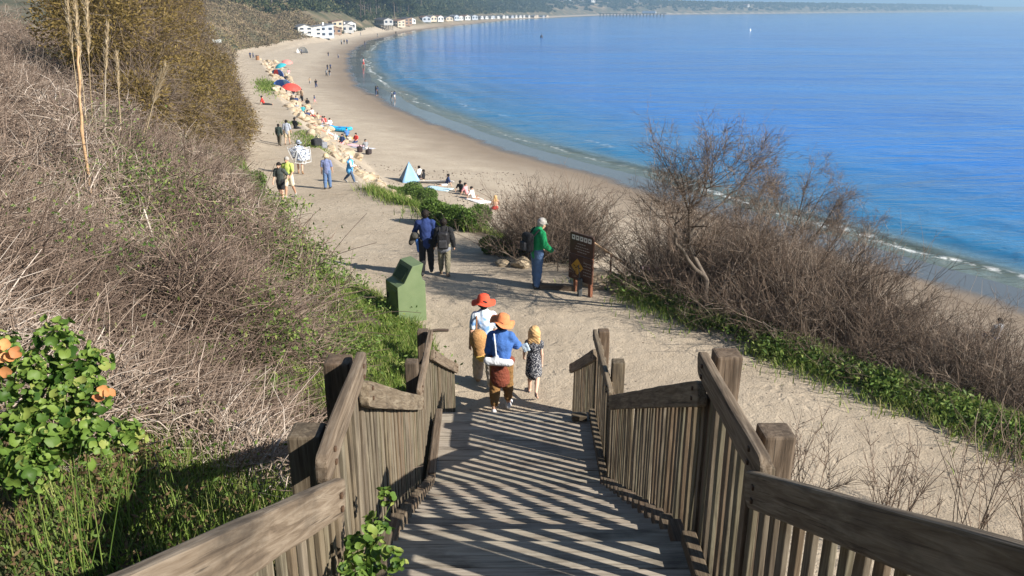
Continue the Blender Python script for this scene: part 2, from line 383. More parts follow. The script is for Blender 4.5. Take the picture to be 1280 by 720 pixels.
def board(name, p0, p1, hgt, thk, m, parent, up=(0, 0, 1), bev=.008, wear=.003, seg=10, roundend=False):
    """a timber from p0 to p1; local x runs along the grain"""
    p0 = Vector(p0); p1 = Vector(p1); L = (p1 - p0).length; xax = (p1 - p0).normalized(); upv = Vector(up)
    yax = upv.cross(xax).normalized(); zax = xax.cross(yax)
    bm = bmesh.new(); bmesh.ops.create_cube(bm, size=1)
    for v in bm.verts: v.co = Vector((v.co.x * L, v.co.y * thk, v.co.z * hgt))
    if roundend:
        es = [e for e in bm.edges if abs(e.verts[0].co.x - e.verts[1].co.x) < 1e-6 and abs(e.verts[0].co.z - e.verts[1].co.z) < 1e-6]
        bmesh.ops.bevel(bm, geom=es, offset=hgt * .3, segments=3, profile=.5, affect='EDGES')
    bmesh.ops.bevel(bm, geom=[e for e in bm.edges if e.calc_face_angle(0) > .5], offset=bev, segments=2, profile=.6, affect='EDGES')
    if seg > 1 and L > .3:
        for k in range(1, seg):
            gm = bm.verts[:] + bm.edges[:] + bm.faces[:]
            bmesh.ops.bisect_plane(bm, geom=gm, plane_co=(-L / 2 + L * k / seg, 0, 0), plane_no=(1, 0, 0))
    o1 = random.random() * 100; b1 = random.uniform(-1, 1) * wear * 1.5
    for v in bm.verts:
        n = mnoise.noise_vector(Vector((v.co.x * 3 + o1, v.co.y * 9, v.co.z * 9)))
        v.co += Vector((0, n.y, n.z)) * wear; v.co.z += b1 * (1 - (2 * v.co.x / L) ** 2)
    me = bpy.data.meshes.new(name); bm.to_mesh(me); bm.free()
    for p in me.polygons: p.use_smooth = False
    o = link(name, me, m, parent)
    M = Matrix((xax, yax, zax)).transposed().to_4x4(); M.translation = (p0 + p1) / 2
    o.matrix_local = M; return o
LX = lambda Y: float(np.interp(Y, [-2, 2.9, 4.1, 8.0, 9.8, 12.5], [-.79, -.80, -.85, -1.03, -1.08, -.93]))
RX = lambda Y: float(np.interp(Y, [-2, 3, 9.8, 12.5], [1.09, 1.09, 1.12, .99]))
FZ = lambda Y: float(stair_z(Y))
def build_stairs():
    root = empty('wooden_staircase', (0, 6, 0), 0, 'weathered wooden staircase with two landings going down to the sandy path', 'stairs')
    off = Vector((0, -6, 0))
    def bd(n, a, b, h, t, m, **k): return board(n, Vector(a) + off, Vector(b) + off, h, t, m, root, **k)
    def flight(y0, y1, n):
        run = (y1 - y0) / n
        z0, z1 = FZ(y0), FZ(y1); rise = (z0 - z1) / n
        for k in range(n - (1 if y1 > 12 else 0)):
            yy = y0 + run * k; z = z0 - rise * (k + 1)
            j = random.uniform(-.006, .006)
            bd('tread', (LX(yy) + .02, yy + run / 2 + .012 + j, z - .024), (RX(yy) - .02, yy + run / 2 + .012 - j, z - .024 + random.uniform(-.004, .004)), .048, run + .02, M_DECK, bev=.009, wear=.004, seg=8)
            bd('riser', (LX(yy) + .03, yy + .002, z + rise / 2 - .028), (RX(yy) - .03, yy + .002, z + rise / 2 - .028), rise - .052, .028, M_DECK, seg=1, bev=.003)
            if y0 > 4 and y0 < 9:
                for s, fx in ((-1, LX), (1, RX)):
                    x = fx(yy + run / 2) - s * (.05 if s > 0 else .09)
                    o = bd('kerb_block', (x, yy + .004, z + .052), (x, yy + run + .0, z + .052), .10, .085, M_POST, seg=1, bev=.01, wear=.006)
        return run
    flight(-1.2, 3.05, 15); flight(4.1, 8.1, 14); flight(9.8, 12.4, 9)
    for (y0, y1, wd) in ((3.06, 4.09, .256), (8.11, 9.79, .24)):
        n = round((y1 - y0) / wd); d = (y1 - y0) / n; z = FZ((y0 + y1) / 2)
        for k in range(n):
            yy = y0 + d * (k + .5)
            bd('landing_board', (LX(yy) + .02, yy, z - .024 + random.uniform(-.004, .003)), (RX(yy) - .02, yy + random.uniform(-.006, .006), z - .024), .048, d - .010, M_DECK, bev=.007, wear=.003, seg=8)
        for s, fx in ((-1, LX), (1, RX)):
            xa, xb = fx(y0) - s * (.04 if s > 0 else .09), fx(y1) - s * (.04 if s > 0 else .09)
            bd('kerb_beam', (xa, y0 + .05, z + .047), (xb, y1 - .03, z + .047), .09, .085, M_POST, bev=.01, wear=.004)
        bd('joist', (LX(y0) + .1, y0 + .1, z - .15), (RX(y0) - .1, y0 + .1, z - .15), .18, .05, M_POST, seg=1)
        bd('joist', (LX(y1) + .1, y1 - .05, z - .15), (RX(y1) - .1, y1 - .05, z - .15), .18, .05, M_POST, seg=1)
    for s, fx in ((-1, LX), (1, RX)):
        for a, b in ((-1.2, 3.05), (4.1, 8.1), (9.8, 12.4)):
            x = 0
            bd('stringer', (fx(a) - s * .03, a, FZ(a) - .26), (fx(b) - s * .03, b, FZ(b) - .26 + (.12 if b > 12 else 0)), .24, .045, M_POST, seg=1)
    # step block beside the last tread
    bd('step_block', (.80, 9.60, 1.38 + .05), (1.0, 9.60, 1.38 + .05), .07, .12, M_POST, seg=1)
M_BOLT = pm('rusty_bolt', (.09, .055, .035), .3, 40, .6)
def build_railing(s, fx, label):
    root = empty('wooden_railing', (fx(6), 6, FZ(6)), 0, label, 'railing'); off = -Vector((fx(6), 6, FZ(6)))
    def bd(n, a, b, h, t, m, **k): return board(n, Vector(a) + off, Vector(b) + off, h, t, m, root, **k)
    HR = 1.19
    segs = [(-1.0, 2.98), (3.0, 4.12), (4.14, 8.1), (8.08, 9.82), (9.84, 12.3)]
    for i, (a, b) in enumerate(segs):
        landing = i in (1, 3)
        x0, x1 = fx(a), fx(b); dx = -s * .03
        za, zb = FZ(a) + HR, FZ(b) + HR
        if i == 0: za -= .10 + (.06 if s < 0 else 0); zb -= .12 + (.04 if s < 0 else 0)
        if i == 2: za -= .17; zb -= .14
        if i == 4: za -= .28; zb -= .34
        inset = -s * ((.0 if s < 0 else .02) if landing else (.055 if i == 0 else .012))
        bd('handrail', (x0 + inset, a - (.06 if landing else .02), za - .03), (x1 + inset, b + (.05 if landing else .02), zb - .03), .155 if not landing else .14, .055, M_RAIL, bev=.012, wear=.007, seg=14, roundend=True)
        for yb in (a + .10, b - .09):
            for dz in (-.035, .03):
                zz = za + (zb - za) * (yb - a) / (b - a) - .03 + dz; xb = fx(yb) + inset - s * .026
                bd('bolt', (xb, yb, zz), (xb - s * .012, yb, zz), .022, .022, M_BOLT, up=(0, 0, 1), seg=1, bev=.004, wear=0)
        n = max(4, round((b - a) / .128)); 
        for k in range(n):
            yy = a + (b - a) * (k + .5) / n; z = FZ(yy)
            xx = fx(yy) + s * .035 + random.uniform(-.004, .004)
            top = za + (zb - za) * (yy - a) / (b - a) - .05 - random.uniform(0, .02); bot = max(z - .30, .03 if s > 0 else tz(xx, yy) - .05)
            tw = random.uniform(-.012, .012)
            bd('picket', (xx, yy + tw, bot), (xx + random.uniform(-.008, .008), yy - tw, top), .025, .095 + random.uniform(-.012, .004) - .026, M_PICK, up=(1, 0, 0), seg=4, bev=.004, wear=.003)
    for yy, dz in ((.9, -.02), (3.26, .03), (4.16, .05 if s > 0 else .01), (8.5, .05 - .02), (9.95, .05), (12.32, -.36)):
        xx = fx(yy) + s * .125; z = FZ(yy) + HR + dz + (.15 if 8.2 < yy < 9 else 0)
        bd('post', (xx, yy, min(tz(xx, yy), FZ(yy)) - .4), (xx + random.uniform(-.01, .01), yy, z), .145, .145, M_POST, up=(1, 0, 0), bev=.014, wear=.006, seg=8)
build_stairs()
build_railing(-1, LX, 'sunlit weathered picket railing of the stairs on the hillside side')
build_railing(1, RX, 'shaded weathered picket railing of the stairs on the side nearest the sea')
# ------------------------------------------------------------------ plants: materials
M_TWIG = tintmat('dry_twigs', [(0, (.065, .045, .036)), (.35, (.18, .128, .098)), (.7, (.31, .24, .19)), (1, (.50, .43, .37))], .9)
M_TWIGR = tintmat('reddish_bare_twigs', [(0, (.05, .038, .03)), (.45, (.135, .096, .072)), (.8, (.23, .172, .132)), (1, (.36, .30, .245))], .9)
M_BARK = tintmat('grey_bark', [(0, (.06, .048, .037)), (1, (.17, .14, .115))], .9)
M_WILLOW = tintmat('olive_brown_leaves', [(0, (.085, .063, .02)), (.4, (.20, .145, .045)), (.75, (.30, .215, .075)), (1, (.40, .31, .15))], .7, .38)
M_GREEN = tintmat('green_leaves', [(0, (.04, .08, .016)), (.45, (.105, .18, .036)), (.8, (.185, .26, .06)), (1, (.28, .31, .10))], .6, .3)
M_GRASS = tintmat('green_grass_blades', [(0, (.06, .11, .015)), (.5, (.16, .245, .04)), (.85, (.26, .32, .08)), (1, (.42, .38, .18))], .6, .35)
M_MALLOW = tintmat('bright_green_broad_leaves', [(0, (.035, .085, .014)), (.45, (.11, .19, .034)), (.9, (.19, .275, .055)), (1, (.28, .32, .085))], .5, .3)
M_ORANGE = tintmat('orange_faded_leaves', [(0, (.50, .20, .09)), (.5, (.68, .33, .12)), (1, (.70, .42, .22))], .6, .3)
M_STRAW = tintmat('straw_stalks', [(0, (.40, .29, .16)), (.6, (.60, .48, .31)), (1, (.72, .63, .48))], .85, .15)
M_FOREST = tintmat('dark_evergreen_leaves', [(0, (.02, .032, .014)), (.4, (.045, .062, .024)), (.75, (.085, .098, .036)), (1, (.15, .14, .06))], .75, .15)
M_SCRUB = tintmat('mixed_hillside_scrub', [(0, (.05, .055, .022)), (.3, (.12, .10, .05)), (.6, (.22, .165, .105)), (.85, (.30, .235, .14)), (1, (.24, .21, .07))], .85, .1)
def hillpt(n, y0, y1, d0, d1, power=1.0, edge=.70):
    """points of the hillside inside the view: depth along the stairs, distance up from the foot of the hill"""
    out = []
    while len(out) < n:
        Y = y0 + (y1 - y0) * rng.random(4 * n) ** power; d = d0 + (d1 - d0) * rng.random(4 * n)
        x = T_(Y) - d; ok = (x > -edge * Y - 1.2)
        out += list(np.stack([x, Y, d], 1)[ok])
    out = np.array(out[:n]); return out[:, 0], out[:, 1], out[:, 2]
def twig_set(c, dirs, L, r, bend, K=4, taper=.35, sag=0.):
    N = len(c); s = np.linspace(0, 1, K)[None, :, None]; side = unit(rng.normal(size=(N, 3)))
    L = np.broadcast_to(L, N)[:, None, None]; r = np.broadcast_to(r, N)[:, None]
    P = c[:, None] + unit(dirs)[:, None] * L * s + side[:, None] * (s ** 2 - .3 * s) * L * np.broadcast_to(bend, N)[:, None, None]
    P[..., 2] -= (s[..., 0] ** 2) * L[..., 0] * sag
    return P, r * np.linspace(1, taper, K)[None]
# ------------------------------------------------------------------ the dry brush on the hillside
def build_brush():
    parts = []
    px_, py_, pd_ = hillpt(230, 1.8, 62, .3, 17, .85); PAR = np.stack([px_, py_, (.75 + .5 * rng.random(230)) * np.interp(py_, [0, 20, 60], [.95, 1.3, 2.3]), rng.random(230)], 1)
    def layer(nc, y0, y1, d0, d1, per, rad, hh, r0, pw=1.0, Ls=(.22, .75)):
        x, Y, d = hillpt(nc, y0, y1, d0, d1, pw)
        ok = d > np.interp(Y, [0, 3.6, 4.8, 6, 9, 19, 28, 50], [2.5, 2.2, 1.5, .5, 1.7, 2.1, .8, .4]) * (.75 + .5 * rng.random(nc)); ok &= (wob(x, Y, .8, 7, 21) > -.33); x, Y, d = x[ok], Y[ok], d[ok]; nc = len(x)
        z = terrain(x, Y)
        pc = PAR; dd = np.hypot(x[:, None] - pc[None, :, 0], Y[:, None] - pc[None, :, 1]) / pc[None, :, 2]; kp = dd.argmin(1); dome_ = np.sqrt(np.clip(1 - dd.min(1) ** 2, .02, 1)); hs = (.28 + 1.05 * dome_) * hh * np.clip((.30 + d * .28) * np.where(Y < 5, .55, 1), .15, 1) * (.5 + .9 * rng.random(nc)) * np.clip((Y - 1.2) / 3.0, .25, 1)
        c = np.repeat(np.stack([x, Y, z], 1), per, 0); h = np.repeat(hs, per); n = len(c)
        g = rng.normal(size=(n, 3)) * np.array([rad, rad, 0]) * .55
        u = rng.random(n) ** .8
        dome = np.clip(1 - (np.hypot(g[:, 0], g[:, 1]) / (rad * 1.5)) ** 2, .15, 1)
        g[:, 2] = h * u * dome
        c = c + g
        dirs = np.stack([g[:, 0] / rad * .8, g[:, 1] / rad * .8, np.full(n, .55)], 1) + rng.normal(size=(n, 3)) * .75
        dirs[:, 2] = np.where(rng.random(n) < .75, np.abs(dirs[:, 2]), dirs[:, 2])
        L = Ls[0] + (Ls[1] - Ls[0]) * rng.random(n) ** 2
        tone = np.repeat(np.clip(.7 * PAR[kp, 3] + .35 * rng.random(nc), 0, 1), per)
        P, R = twig_set(c, dirs, L, r0 * (.6 + .9 * rng.random(n) ** 2), .35 + .4 * rng.random(n), 4, .4, .15)
        parts.append(tubes(P, R, 3, np.clip(.04 + .55 * tone + .55 * rng.random(n) ** 2.0 + .25 * np.repeat(wob(x, Y, .7, 6, 2), per), 0, 1)))
    layer(340, 1.8, 12, .35, 8.5, 300, .50, .95, .0062, .8)
    layer(520, 10, 30, .1, 14, 150, .62, 1.2, .0085, .9)
    layer(420, 26, 62, -.2, 17, 90, .85, 1.3, .011, .9, (.3, 1.1))
    # woody dark stems showing between the twigs
    n = 2600; x, Y, d = hillpt(n, 7.5, 30, 1.2, 12, .8); c = np.stack([x, Y, terrain(x, Y) + .1 + .5 * rng.random(n)], 1)
    P, R = twig_set(c, rng.normal(size=(n, 3)) * .8 + np.array([.3, -.1, .5]), .5 + rng.random(n) * .9, .008 + .0002 * Y, .5, 6, .4, .1)
    parts.append(tubes(P, R, 4, rng.random(n) ** 2 * .5))
    # long arching shoots above the mass
    n = 900; x, Y, d = hillpt(n, 7, 45, .8, 12, .8); c = np.stack([x, Y, terrain(x, Y) + .4], 1)
    P, R = twig_set(c, rng.normal(size=(n, 3)) * .45 + np.array([.25, -.05, .9]), .6 + rng.random(n) * .8, .004 + .00015 * Y, .5, 6, .3, .3)
    parts.append(tubes(P, R, 3))
    tag(geo('dry_brush', parts, M_TWIG), kind='stuff')
    # dead white branches lying on the brush
    pl = []
    for (a, b, c_, r) in (((150, 285), (208, 325), (206, 295), .018), ((180, 262), (203, 330), (196, 300), .012), ((165, 375), (225, 410), (240, 400), .016), ((212, 300), (236, 345), (232, 372), .012)):
        Y0 = 11.5 if a[1] < 340 else 8.2
        q = [at_depth(a[0], a[1], Y0 + .4), at_depth(b[0], b[1], Y0), at_depth(c_[0], c_[1], Y0 - .1)]
        K = 8; s = np.linspace(0, 1, K)[:, None]; A, B, C = [np.array(v) for v in q]
        P = (1 - s) ** 2 * A + 2 * s * (1 - s) * (2 * B - (A + C) / 2) + s ** 2 * C
        pl.append(P)
    tag(geo('dead_branches', [tubes(np.array(pl), np.linspace(.016, .006, 8)[None], 5)], pm('bleached_wood', (.45, .39, .33))), kind='stuff')
    # green weeds and leaf litter between the stems
    parts = []
    x, Y, d = hillpt(230, 2.2, 40, -.2, 5.5, .75); sel = rng.random(230) < .9
    cz = terrain(x, Y); per = 70
    c = np.repeat(np.stack([x, Y, cz], 1), per, 0); n = len(c)
    c += rng.normal(size=(n, 3)) * np.array([.32, .32, .0]); c[:, 2] = terrain(c[:, 0], c[:, 1]) + .05 + (.25 + np.clip(np.repeat(d, per), 0, 3) * .27) * (.5 + .6 * rng.random(n))
    sz = .03 + .0014 * c[:, 1]
    parts.append(leafs(c, rng.normal(size=(n, 3)) + np.array([.3, -.3, .7]), sz * (1 + rng.random(n)), sz * .8))
    for px, py, n, r in ((300, 372, 900, .55), (335, 405, 800, .5), (275, 338, 700, .6), (318, 345, 500, .45), (150, 245, 700, .9), (110, 215, 700, 1.0), (90, 150, 800, 1.3), (180, 285, 400, .6), (345, 255, 700, .8), (350, 300, 700, .7), (395, 330, 600, .6), (430, 430, 900, .45), (385, 395, 500, .4), (240, 430, 260, .25), (330, 470, 300, .25), (140, 110, 500, 1.0), (60, 70, 500, 1.2), (20, 230, 200, .5)):
        p = ground(px, py, lift=.75); c = np.array([p.x, p.y, p.z + .62]) + rng.normal(size=(n, 3)) * r * np.array([.6, .6, .22]); sz = .022 + .0024 * p.y
        parts.append(leafs(c, rng.normal(size=(n, 3)) + np.array([.3, -.3, .7]), sz * (1 + rng.random(n)), sz * .7, np.clip(.65 + .25 * rng.normal(size=n), 0, 1)))
    tag(geo('green_weeds', parts, M_GREEN), kind='stuff')
build_brush()
# ------------------------------------------------------------------ grass
def grass_patch(name, x, Y, h, w_, lean=.35, m=None, tint=None):
    n = len(x); z = terrain(x, Y) - .02
    s = np.linspace(0, 1, 4)[None, :, None]; d = rng.normal(size=(n, 3)) * np.array([lean, lean, 0]); h = np.broadcast_to(h, n) * (.55 + .75 * rng.random(n))
    P = np.stack([x, Y, z], 1)[:, None] + (np.array([0, 0, 1.]) * s + d[:, None] * s ** 2) * h[:, None, None]
    sd_ = unit(np.cross(d + 1e-4, np.array([0, 0, 1.])))
    return ribbons(P, w_ * np.array([1, .85, .6, .08])[None], sd_, tint)
def build_grass():
    parts = []
    # foot of the hill beside the near railing
    n = 20000; Y = 1.2 + 6.9 * rng.random(n); x = -1.12 - rng.gamma(1.7, .46, n); dn = wob(x, Y, 1.6, 6, 4) > -.15
    parts.append(grass_patch('', x[dn], Y[dn], .30, .010))
    n = 21000; Y = 9 + 9.5 * rng.random(n); x = T_(Y) + .55 - rng.gamma(1.9, .62, n); dn = wob(x, Y, 1.1, 6, 7) > -.3
    parts.append(grass_patch('', x[dn], Y[dn], .20, .016, .5))
    n = 9000; Y = 18 + 28 * rng.random(n); x = T_(Y) + .25 - rng.gamma(1.5, .7, n); dn = wob(x, Y, .7, 6, 13) > .08
    parts.append(grass_patch('', x[dn], Y[dn], .28, .03))
    tag(geo('hillside_grass', parts, M_GRASS), kind='stuff')
    # lush strip along the bluff on the right
    parts = []
    n = 60000; Y = 5 + 14.5 * rng.random(n); x = E_(Y) - .1 - np.abs(rng.normal(size=n)) * .72 + .25; dn = wob(x, Y, 1.1, 6, 15) > -.12
    parts.append(grass_patch('', x[dn], Y[dn], .20, .020, .5, None, .35 + .65 * rng.random(int(dn.sum()))))
    tag(geo('bluff_grass', parts, M_GRASS), kind='stuff')
    parts = []
    per = 46; nc = 300; Y = 6 + 13.2 * rng.random(nc); x = E_(Y) - .1 - rng.random(nc) * 1.1; c = np.repeat(np.stack([x, Y, terrain(x, Y)], 1), per, 0); n = len(c)
    c += rng.normal(size=(n, 3)) * np.array([.16, .16, 0]); c[:, 2] += .06 + .26 * rng.random(n) ** 1.3
    parts.append(leafs(c, rng.normal(size=(n, 3)) + np.array([.2, -.4, .6]), .075 + .06 * rng.random(n), .05))
    tag(geo('bluff_herbs', parts, M_GREEN), kind='stuff')
    # grass on the edge of the path further on
    parts = []
    n = 22000; Y = 25.5 + 13 * rng.random(n); x = E_(Y) + 1.5 - np.abs(rng.normal(size=n)) * .85; dn = wob(x, Y, .6, 6, 15) > -.15
    parts.append(grass_patch('', x[dn], Y[dn], .36, .03, .6))
    n = 3500; Y = 46 + 43 * rng.random(n); x = E_(Y) - .3 + rng.normal(size=n) * .7; dn = wob(x, Y, .25, 6, 18) > .12
    parts.append(grass_patch('', x[dn], Y[dn], .2, .06, .5))
    n = 1500; Y = 122 + 7 * rng.normal(size=n); x = E_(Y) - 1.2 + rng.normal(size=n) * .8; dn = Y > 90
    parts.append(grass_patch('', x[dn], Y[dn], .28, .12, .6))
    tag(geo('path_side_grass', parts, M_GRASS), kind='stuff')
build_grass()
# ------------------------------------------------------------------ shrubs and trees
def lump_leaves(lumps, n, L, W, up=.3, shell=.55, amp=.25, fr=1.2, tone=.5):
    lumps = np.array(lumps, float); wgt = lumps[:, 3] ** 2; k = rng.choice(len(lumps), n, p=wgt / wgt.sum())
    u = unit(rng.normal(size=(n, 3))); r = shell + (1 - shell) * rng.random(n) ** .6
    q = lumps[k, :3] + u * (lumps[k, 3] * r)[:, None] * np.array([1, 1, .85])
    q += np.stack([wob(q[:, 0] + q[:, 2], q[:, 1], fr, 7, a) for a in (1, 12, 23)], 1) * amp * lumps[k, 3][:, None]
    cl = wob(q[:, 0] * 1.3 + 3 * q[:, 2], q[:, 1] - 2 * q[:, 2], fr * 1.6, 8, 5)      # clumping and gaps
    keep = cl > -.38; q = q[keep]; u = u[keep]; m = len(q)
    t = np.clip(tone + .22 * (rng.random(m) * 2 - 1) + .28 * cl[keep], 0, 1)
    return leafs(q, u + rng.normal(size=(m, 3)) * .8 + np.array([0, 0, up]), L * (.6 + .8 * rng.random(m)), W * (.7 + .6 * rng.random(m)), t)
def stems_to(lumps, base, r0=.03, per=5):
    out = []
    for l in lumps:
        for k in range(per):
            b = np.array(base) + rng.normal(size=3) * np.array([.3, .3, 0]) * l[3] * .4; e = np.array(l[:3]) + rng.normal(size=3) * l[3] * .5
            s = np.linspace(0, 1, 7)[:, None]; out.append(b * (1 - s) + e * s + np.array([0, 0, 1]) * (s * (1 - s)) * .3 * l[3] + rng.normal(size=(7, 3)) * .04 * l[3])
    return tubes(np.array(out), r0 * np.linspace(1, .25, 7)[None], 5)
def build_willows():
    spec = [(272, 150, 50, 2.2), (248, 95, 54, 2.6), (228, 150, 42, 2.3), (218, 60, 56, 2.8), (200, 110, 38, 2.5), (185, 45, 46, 2.9), (160, 90, 33, 2.1), (150, 35, 36, 2.6), (245, 190, 42, 1.6), (115, 25, 31, 2.0), (276, 120, 60, 1.7), (188, 0, 50, 2.8), (150, -5, 42, 2.8), (276, 195, 46, 1.3), (125, -20, 36, 2.4), (215, 160, 36, 1.6), (170, 130, 30, 1.4), (215, 20, 58, 2.2)]
    lumps = []
    for px, py, Y, r in spec:
        p = at_depth(px, py, Y); lumps.append((p.x, p.y, p.z, r))
    low = [(x, y, max(z - 1.6 * r, tz(x, y) + .4), r * .9) for x, y, z, r in lumps]
    g = tz(-13, 38)
    root = empty('willow_thicket', (-13, 38, g), 0, 'big olive-brown willow thicket on the hillside leaning over the path edge', 'thicket')
    o = Vector((-13, 38, g)); sh = lambda ls: [(x - o.x, y - o.y, z - o.z, r) for x, y, z, r in ls]
    geo('foliage', [lump_leaves(sh(lumps), 95000, .17, .07, .3, .45, .30), lump_leaves(sh(low), 36000, .17, .07)], M_WILLOW, root)
    st = []
    for x, y, z, r in sh(lumps): st.append(stems_to([(x, y, z, r)], (x * .9 - .3, y * .95, tz(x * .9 - .3 + o.x, y * .95 + o.y) - o.z), .035, 5))
    geo('stems', st, M_BARK, root)
    n = 9000; k = rng.choice(len(lumps), n); L_ = np.array(sh(lumps)); u = unit(rng.normal(size=(n, 3)) + np.array([.5, -.2, .2])); c = L_[k, :3] + u * L_[k, 3:4] * .85
    P, R = twig_set(c, u + rng.normal(size=(n, 3)) * .5, .5 + .7 * rng.random(n), .009, .4)
    geo('bare_twigs', [tubes(P, R, 3)], M_TWIGR, root)
build_willows()
def leafy_shrub(px, py, lumps, n, L, W, m, label, name='leafy_shrub', cat='shrub', group=None, tone=.5):
    p = ground(px, py); root = empty(name, p, 0, label, cat, group)
    geo('foliage', [lump_leaves(lumps, n, L, W, .3, .3, .3, 2.5, tone)], m, root)
    geo('stems', [stems_to(lumps, (0, 0, -.05), .014, 4)], M_BARK, root)
    return root
leafy_shrub(520, 252, [(0, 0, .55, .7), (-1.0, .2, .5, .65), (.9, -.3, .5, .65), (-1.9, .9, .45, .6), (-.3, .8, .7, .7), (-2.6, 1.6, .5, .55)], 15000, .10, .06, M_GREEN, 'spreading green shrub on the path edge below the blue beach tent')
leafy_shrub(570, 284, [(0, 0, .4, .5), (.6, -.5, .35, .5), (-.5, .4, .4, .5), (.8, .3, .35, .45), (-.9, .9, .4, .5)], 9000, .095, .055, M_GREEN, 'dark green shrub behind the pair of walkers with the backpack', tone=.45)
leafy_shrub(632, 318, [(0, 0, .25, .35), (.45, -.1, .22, .3), (-.45, .15, .25, .32)], 2600, .13, .09, M_MALLOW, 'low bright green broad-leaved plant beside the rocks left of the green hoodie')
leafy_shrub(318, 240, [(0, 0, .35, .5), (.3, -.8, .3, .45), (-.2, .9, .4, .5)], 3500, .12, .06, M_GREEN, 'small green shrub at the foot of the hill left of the walkers in shorts')
# bare, many-stemmed shrubs
def bare_shrub_parts(h, rad, nst, per, r0, seed):
    global rng
    old = rng; rng = np.random.default_rng(seed)
    b = np.zeros((nst, 3)); b[:, :2] = rng.normal(size=(nst, 2)) * rad * .35
    d = np.concatenate([b[:, :2] / rad * 1.1 + rng.normal(size=(nst, 2)) * .38, np.ones((nst, 1))], 1)
    P, R = twig_set(b, d, h * (.6 + .5 * rng.random(nst)), r0, .25, 7, .25)
    st = tubes(P, R, 5)
    k = rng.choice(nst, per); j = rng.integers(2, 7, per); c = P[k, j] + rng.normal(size=(per, 3)) * .02
    dd = unit(P[k, j] - P[k, np.maximum(j - 1, 0)]) + rng.normal(size=(per, 3)) * .6 + np.array([0, 0, .25])
    P2, R2 = twig_set(c, dd, h * (.12 + .28 * rng.random(per)), r0 * .34, .3, 5, .35)
    k3 = rng.choice(per, per * 2); j3 = rng.integers(1, 5, per * 2); c3 = P2[k3, j3]
    P3, R3 = twig_set(c3, unit(P2[k3, j3] - P2[k3, j3 - 1]) + rng.normal(size=(per * 2, 3)) * .7 + np.array([0, 0, .2]), h * (.06 + .13 * rng.random(per * 2)), r0 * .22, .3, 4, .5)
    tw = merge(tubes(P2, R2, 3), tubes(P3, R3, 3)); rng = old
    return st, tw
def make_bare_shrub(loc, rz, h, rad, nst, per, r0, seed, label, group=None, m=None):
    root = empty('bare_shrub', loc, rz, label, 'shrub', group); st, tw = bare_shrub_parts(h, rad, nst, per, r0, seed)
    geo('stems', [st], M_BARK, root); geo('twigs', [tw], m or M_TWIGR, root); return root
def build_bare():
    lab = 'leafless reddish-brown shrub in the tangled thicket along the bluff edge'; grp = 'bare shrubs of the thicket on the bluff'
    proto = [make_bare_shrub((0, 0, 0), 0, 1.9, 1.15, 60, 900, .014, 11, lab, grp), make_bare_shrub((0, 0, 0), 0, 1.6, 1.3, 70, 1000, .013, 12, lab, grp), make_bare_shrub((0, 0, 0), 0, 2.2, 1.0, 46, 900, .015, 13, lab, grp)]
    spots = [(5.9, 15.7, 2), (6.7, 14.9, 0), (7.3, 15.6, 0), (7.4, 13.8, 1), (8.2, 14.6, 2), (8.2, 12.8, 0), (9.0, 13.5, 1), (8.9, 11.8, 1), (9.9, 12.3, 0), (9.6, 10.8, 0), (10.8, 11.0, 1), (10.3, 9.6, 2), (9.3, 15.4, 1), (6.2, 17.3, 1), (5.0, 17.0, 1), (11.8, 9.6, 1), (10.6, 13.6, 0), (4.3, 18.0, 1), (12.0, 11.5, 0), (4.4, 17.7, 1), (4.9, 18.2, 0), (5.6, 17.9, 2), (5.5, 16.7, 0), (6.4, 16.4, 2), (6.9, 17.0, 2), (3.6, 18.9, 1), (4.1, 19.0, 1), (7.9, 16.0, 2), (8.8, 14.6, 2), (9.8, 12.9, 2), (8.0, 13.4, 0), (9.1, 12.4, 0), (6.2, 15.4, 1), (7.1, 14.2, 1), (5.3, 16.1, 1), (8.9, 16.2, 2), (10.2, 15.0, 2), (7.6, 17.6, 2), (3.5, 19.3, 2), (3.9, 19.6, 0), (4.6, 18.9, 2), (5.0, 19.0, 2), (5.6, 18.6, 2)]
    used = set()
    for i, (x, y, k) in enumerate(spots):
        o = proto[k] if k not in used else copy_tree(proto[k]); used.add(k)
        x += .62; y += .5; o.location = (x, y, tz(x, y) - .05); o.rotation_euler = (random.uniform(-.1, .1), random.uniform(-.08, .12), random.random() * 6.28); s = random.uniform(.85, 1.12) * float(np.interp(x, [4.2, 5.5, 7, 8.5, 10], [1.05, 1.2, 1.12, .9, .72])) * (1.12 if k == 2 else 1); o.scale = (s, s, s * (.85 if k == 1 else 1))
    make_bare_shrub(ground(690, 322), .4, 1.7, 1.45, 190, 4600, .015, 21, 'round grey-brown leafless shrub on the slope behind the green hoodie and the sign', None, M_TWIGR)
    p = ground(735, 322); make_bare_shrub(p, 1.4, 1.3, 1.1, 90, 2200, .015, 22, 'lower leafless grey-brown shrub to the right behind the brown sign', None, M_TWIGR)
build_bare()
